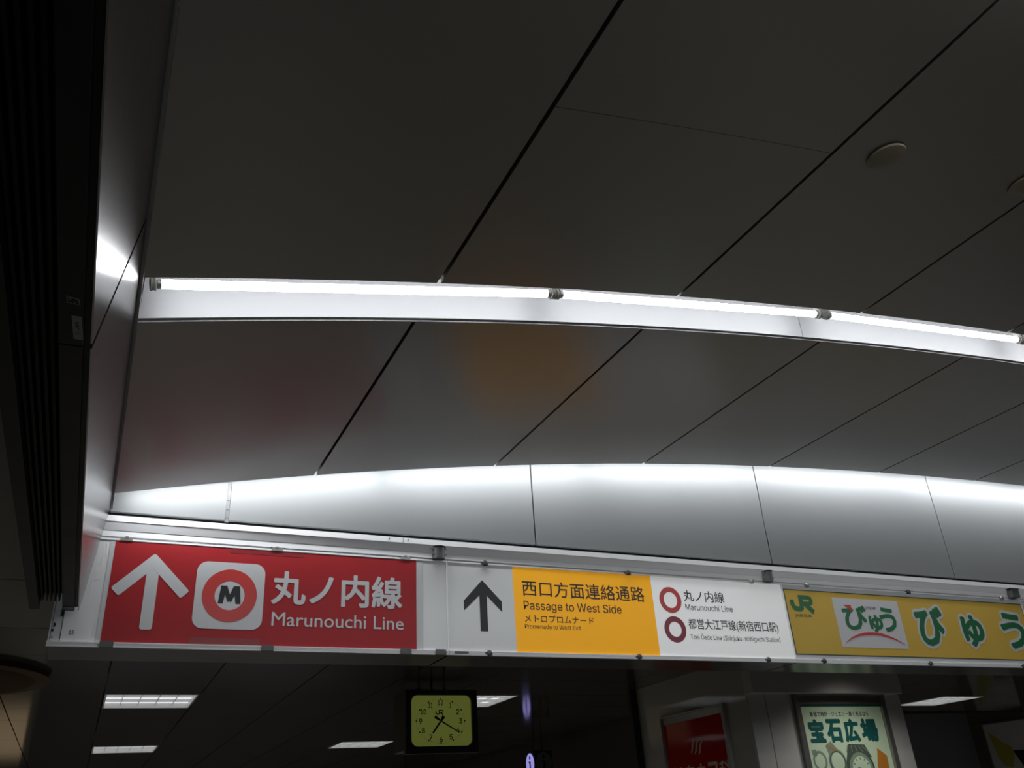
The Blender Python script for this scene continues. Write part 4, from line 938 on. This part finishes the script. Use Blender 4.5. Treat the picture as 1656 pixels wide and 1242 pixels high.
m = MB(); FP.poly(m, [(5.200, 1.988), (5.278, 1.935), (5.270, 1.80), (5.165, 1.86)], DP); m.build('box_picture', M_porange, ps)

FQ = Frame((PXL, 0, 0), (0, -1, 0), (0, 0, 1))
rp = empty('poster_case', 'framed red poster with cream lettering on the left side of the pillar', 'poster', (PXL - 0.02, 5.7, 1.0), 'poster cases on the pillar')
poster_case(FQ, -6.118, -5.285, 0.95, 2.332, 0.030, 0.058, rp, M_stone)
m = MB(); FQ.rect(m, -6.088, -5.315, 0.98, 2.275, 0.0005, 0.005); ps = m.build('poster', M_poster_red, rp)
m = MB()
for dx in (0.0, 0.046, 0.092):
    z = -dx * 0.22
    FQ.stroke(m, [(-5.770 + dx, 2.046 + z), (-5.752 + dx, 2.064 + z), (-5.738 + dx, 2.10 + z), (-5.722 + dx, 2.125 + z), (-5.700 + dx, 2.134 + z)], 0.016, 0.0058, 0.001, taper=[0.4, 0.9, 1.1, 0.9, 0.4])
m.build('emblem', M_cream, ps)
for ch, x0, x1 in (('新', -6.040, -5.905), ('宿', -5.885, -5.755), ('央', -5.735, -5.605), ('フ', -5.585, -5.470), ('科', -5.455, -5.322)):
    FQ.text('japanese_lettering', ch, x0, x1, 1.815, 1.968, 0.0058, M_cream, ps, weight=0.0045)

# ------------------------------------------------------------------ small things of the rear hall
dr = empty('ceiling_disc', 'dim brown round shape on the ceiling at the lower left corner', 'ceiling fixture', (-0.86, 6.05, 2.6))  # shallow drum standing for a brown round shape
MB().lathe((-0.86, 6.05, 2.6), (0, 0, -1), [(0, 0.60), (0.03, 0.62), (0.035, 0.61)], n=64).build('rim', M_brown2, dr, smooth=True)
MB().lathe((-0.86, 6.05, 2.565), (0, 0, -1), [(0, 0.54), (0.012, 0.52), (0.016, 0.45)], n=64).build('disc', M_brown, dr, smooth=True)

FW = Frame((11.0, 0, 0), (0, -1, 0), (0, 0, 1))
pp = empty('wall_poster', 'dim paper poster with olive shape on the wall at the lower right corner', 'poster', (10.98, 8.4, 1.2))
m = MB(); FW.rect(m, -8.705, -8.03, 1.0, 2.535, 0.0005, 0.012); pb = m.build('frame', M_steel, pp)
m = MB(); FW.rect(m, -8.68, -8.035, 1.02, 2.512, 0.0125, 0.002); pc = m.build('paper', M_paper, pp)
m = MB(); FW.poly(m, [(-8.63, 2.43), (-8.44, 2.27), (-8.34, 2.22), (-8.33, 2.10), (-8.40, 1.97), (-8.52, 2.00), (-8.58, 2.12)], 0.0148); m.build('olive_shape', M_polive, pc)
m = MB(); FW.poly(m, [(-8.34, 2.17), (-8.05, 2.15), (-8.05, 1.9), (-8.20, 1.85), (-8.28, 2.05)], 0.0152); m.build('dark_shape', M_pnavy, pc)
m = MB(); FW.disc(m, -8.10, 1.93, 0.09, 0.10, 0.0165); m.build('skin_shape', M_pskin, pc)

# unseen shop front added for its warm reflection in the glossy ceiling
sf = empty('added_shop_front', 'added, unseen warm shop window at the far left end of the rear hall', 'shop window', (-1.9, 15.9, 0))
MB().box(-3.2, -0.75, 15.86, 15.98, 0.0, 2.25).build('frame', M_stone, sf)
MB().box(-3.1, -0.85, 15.84, 15.858, 1.45, 2.15).build('window', M_warm, sf)
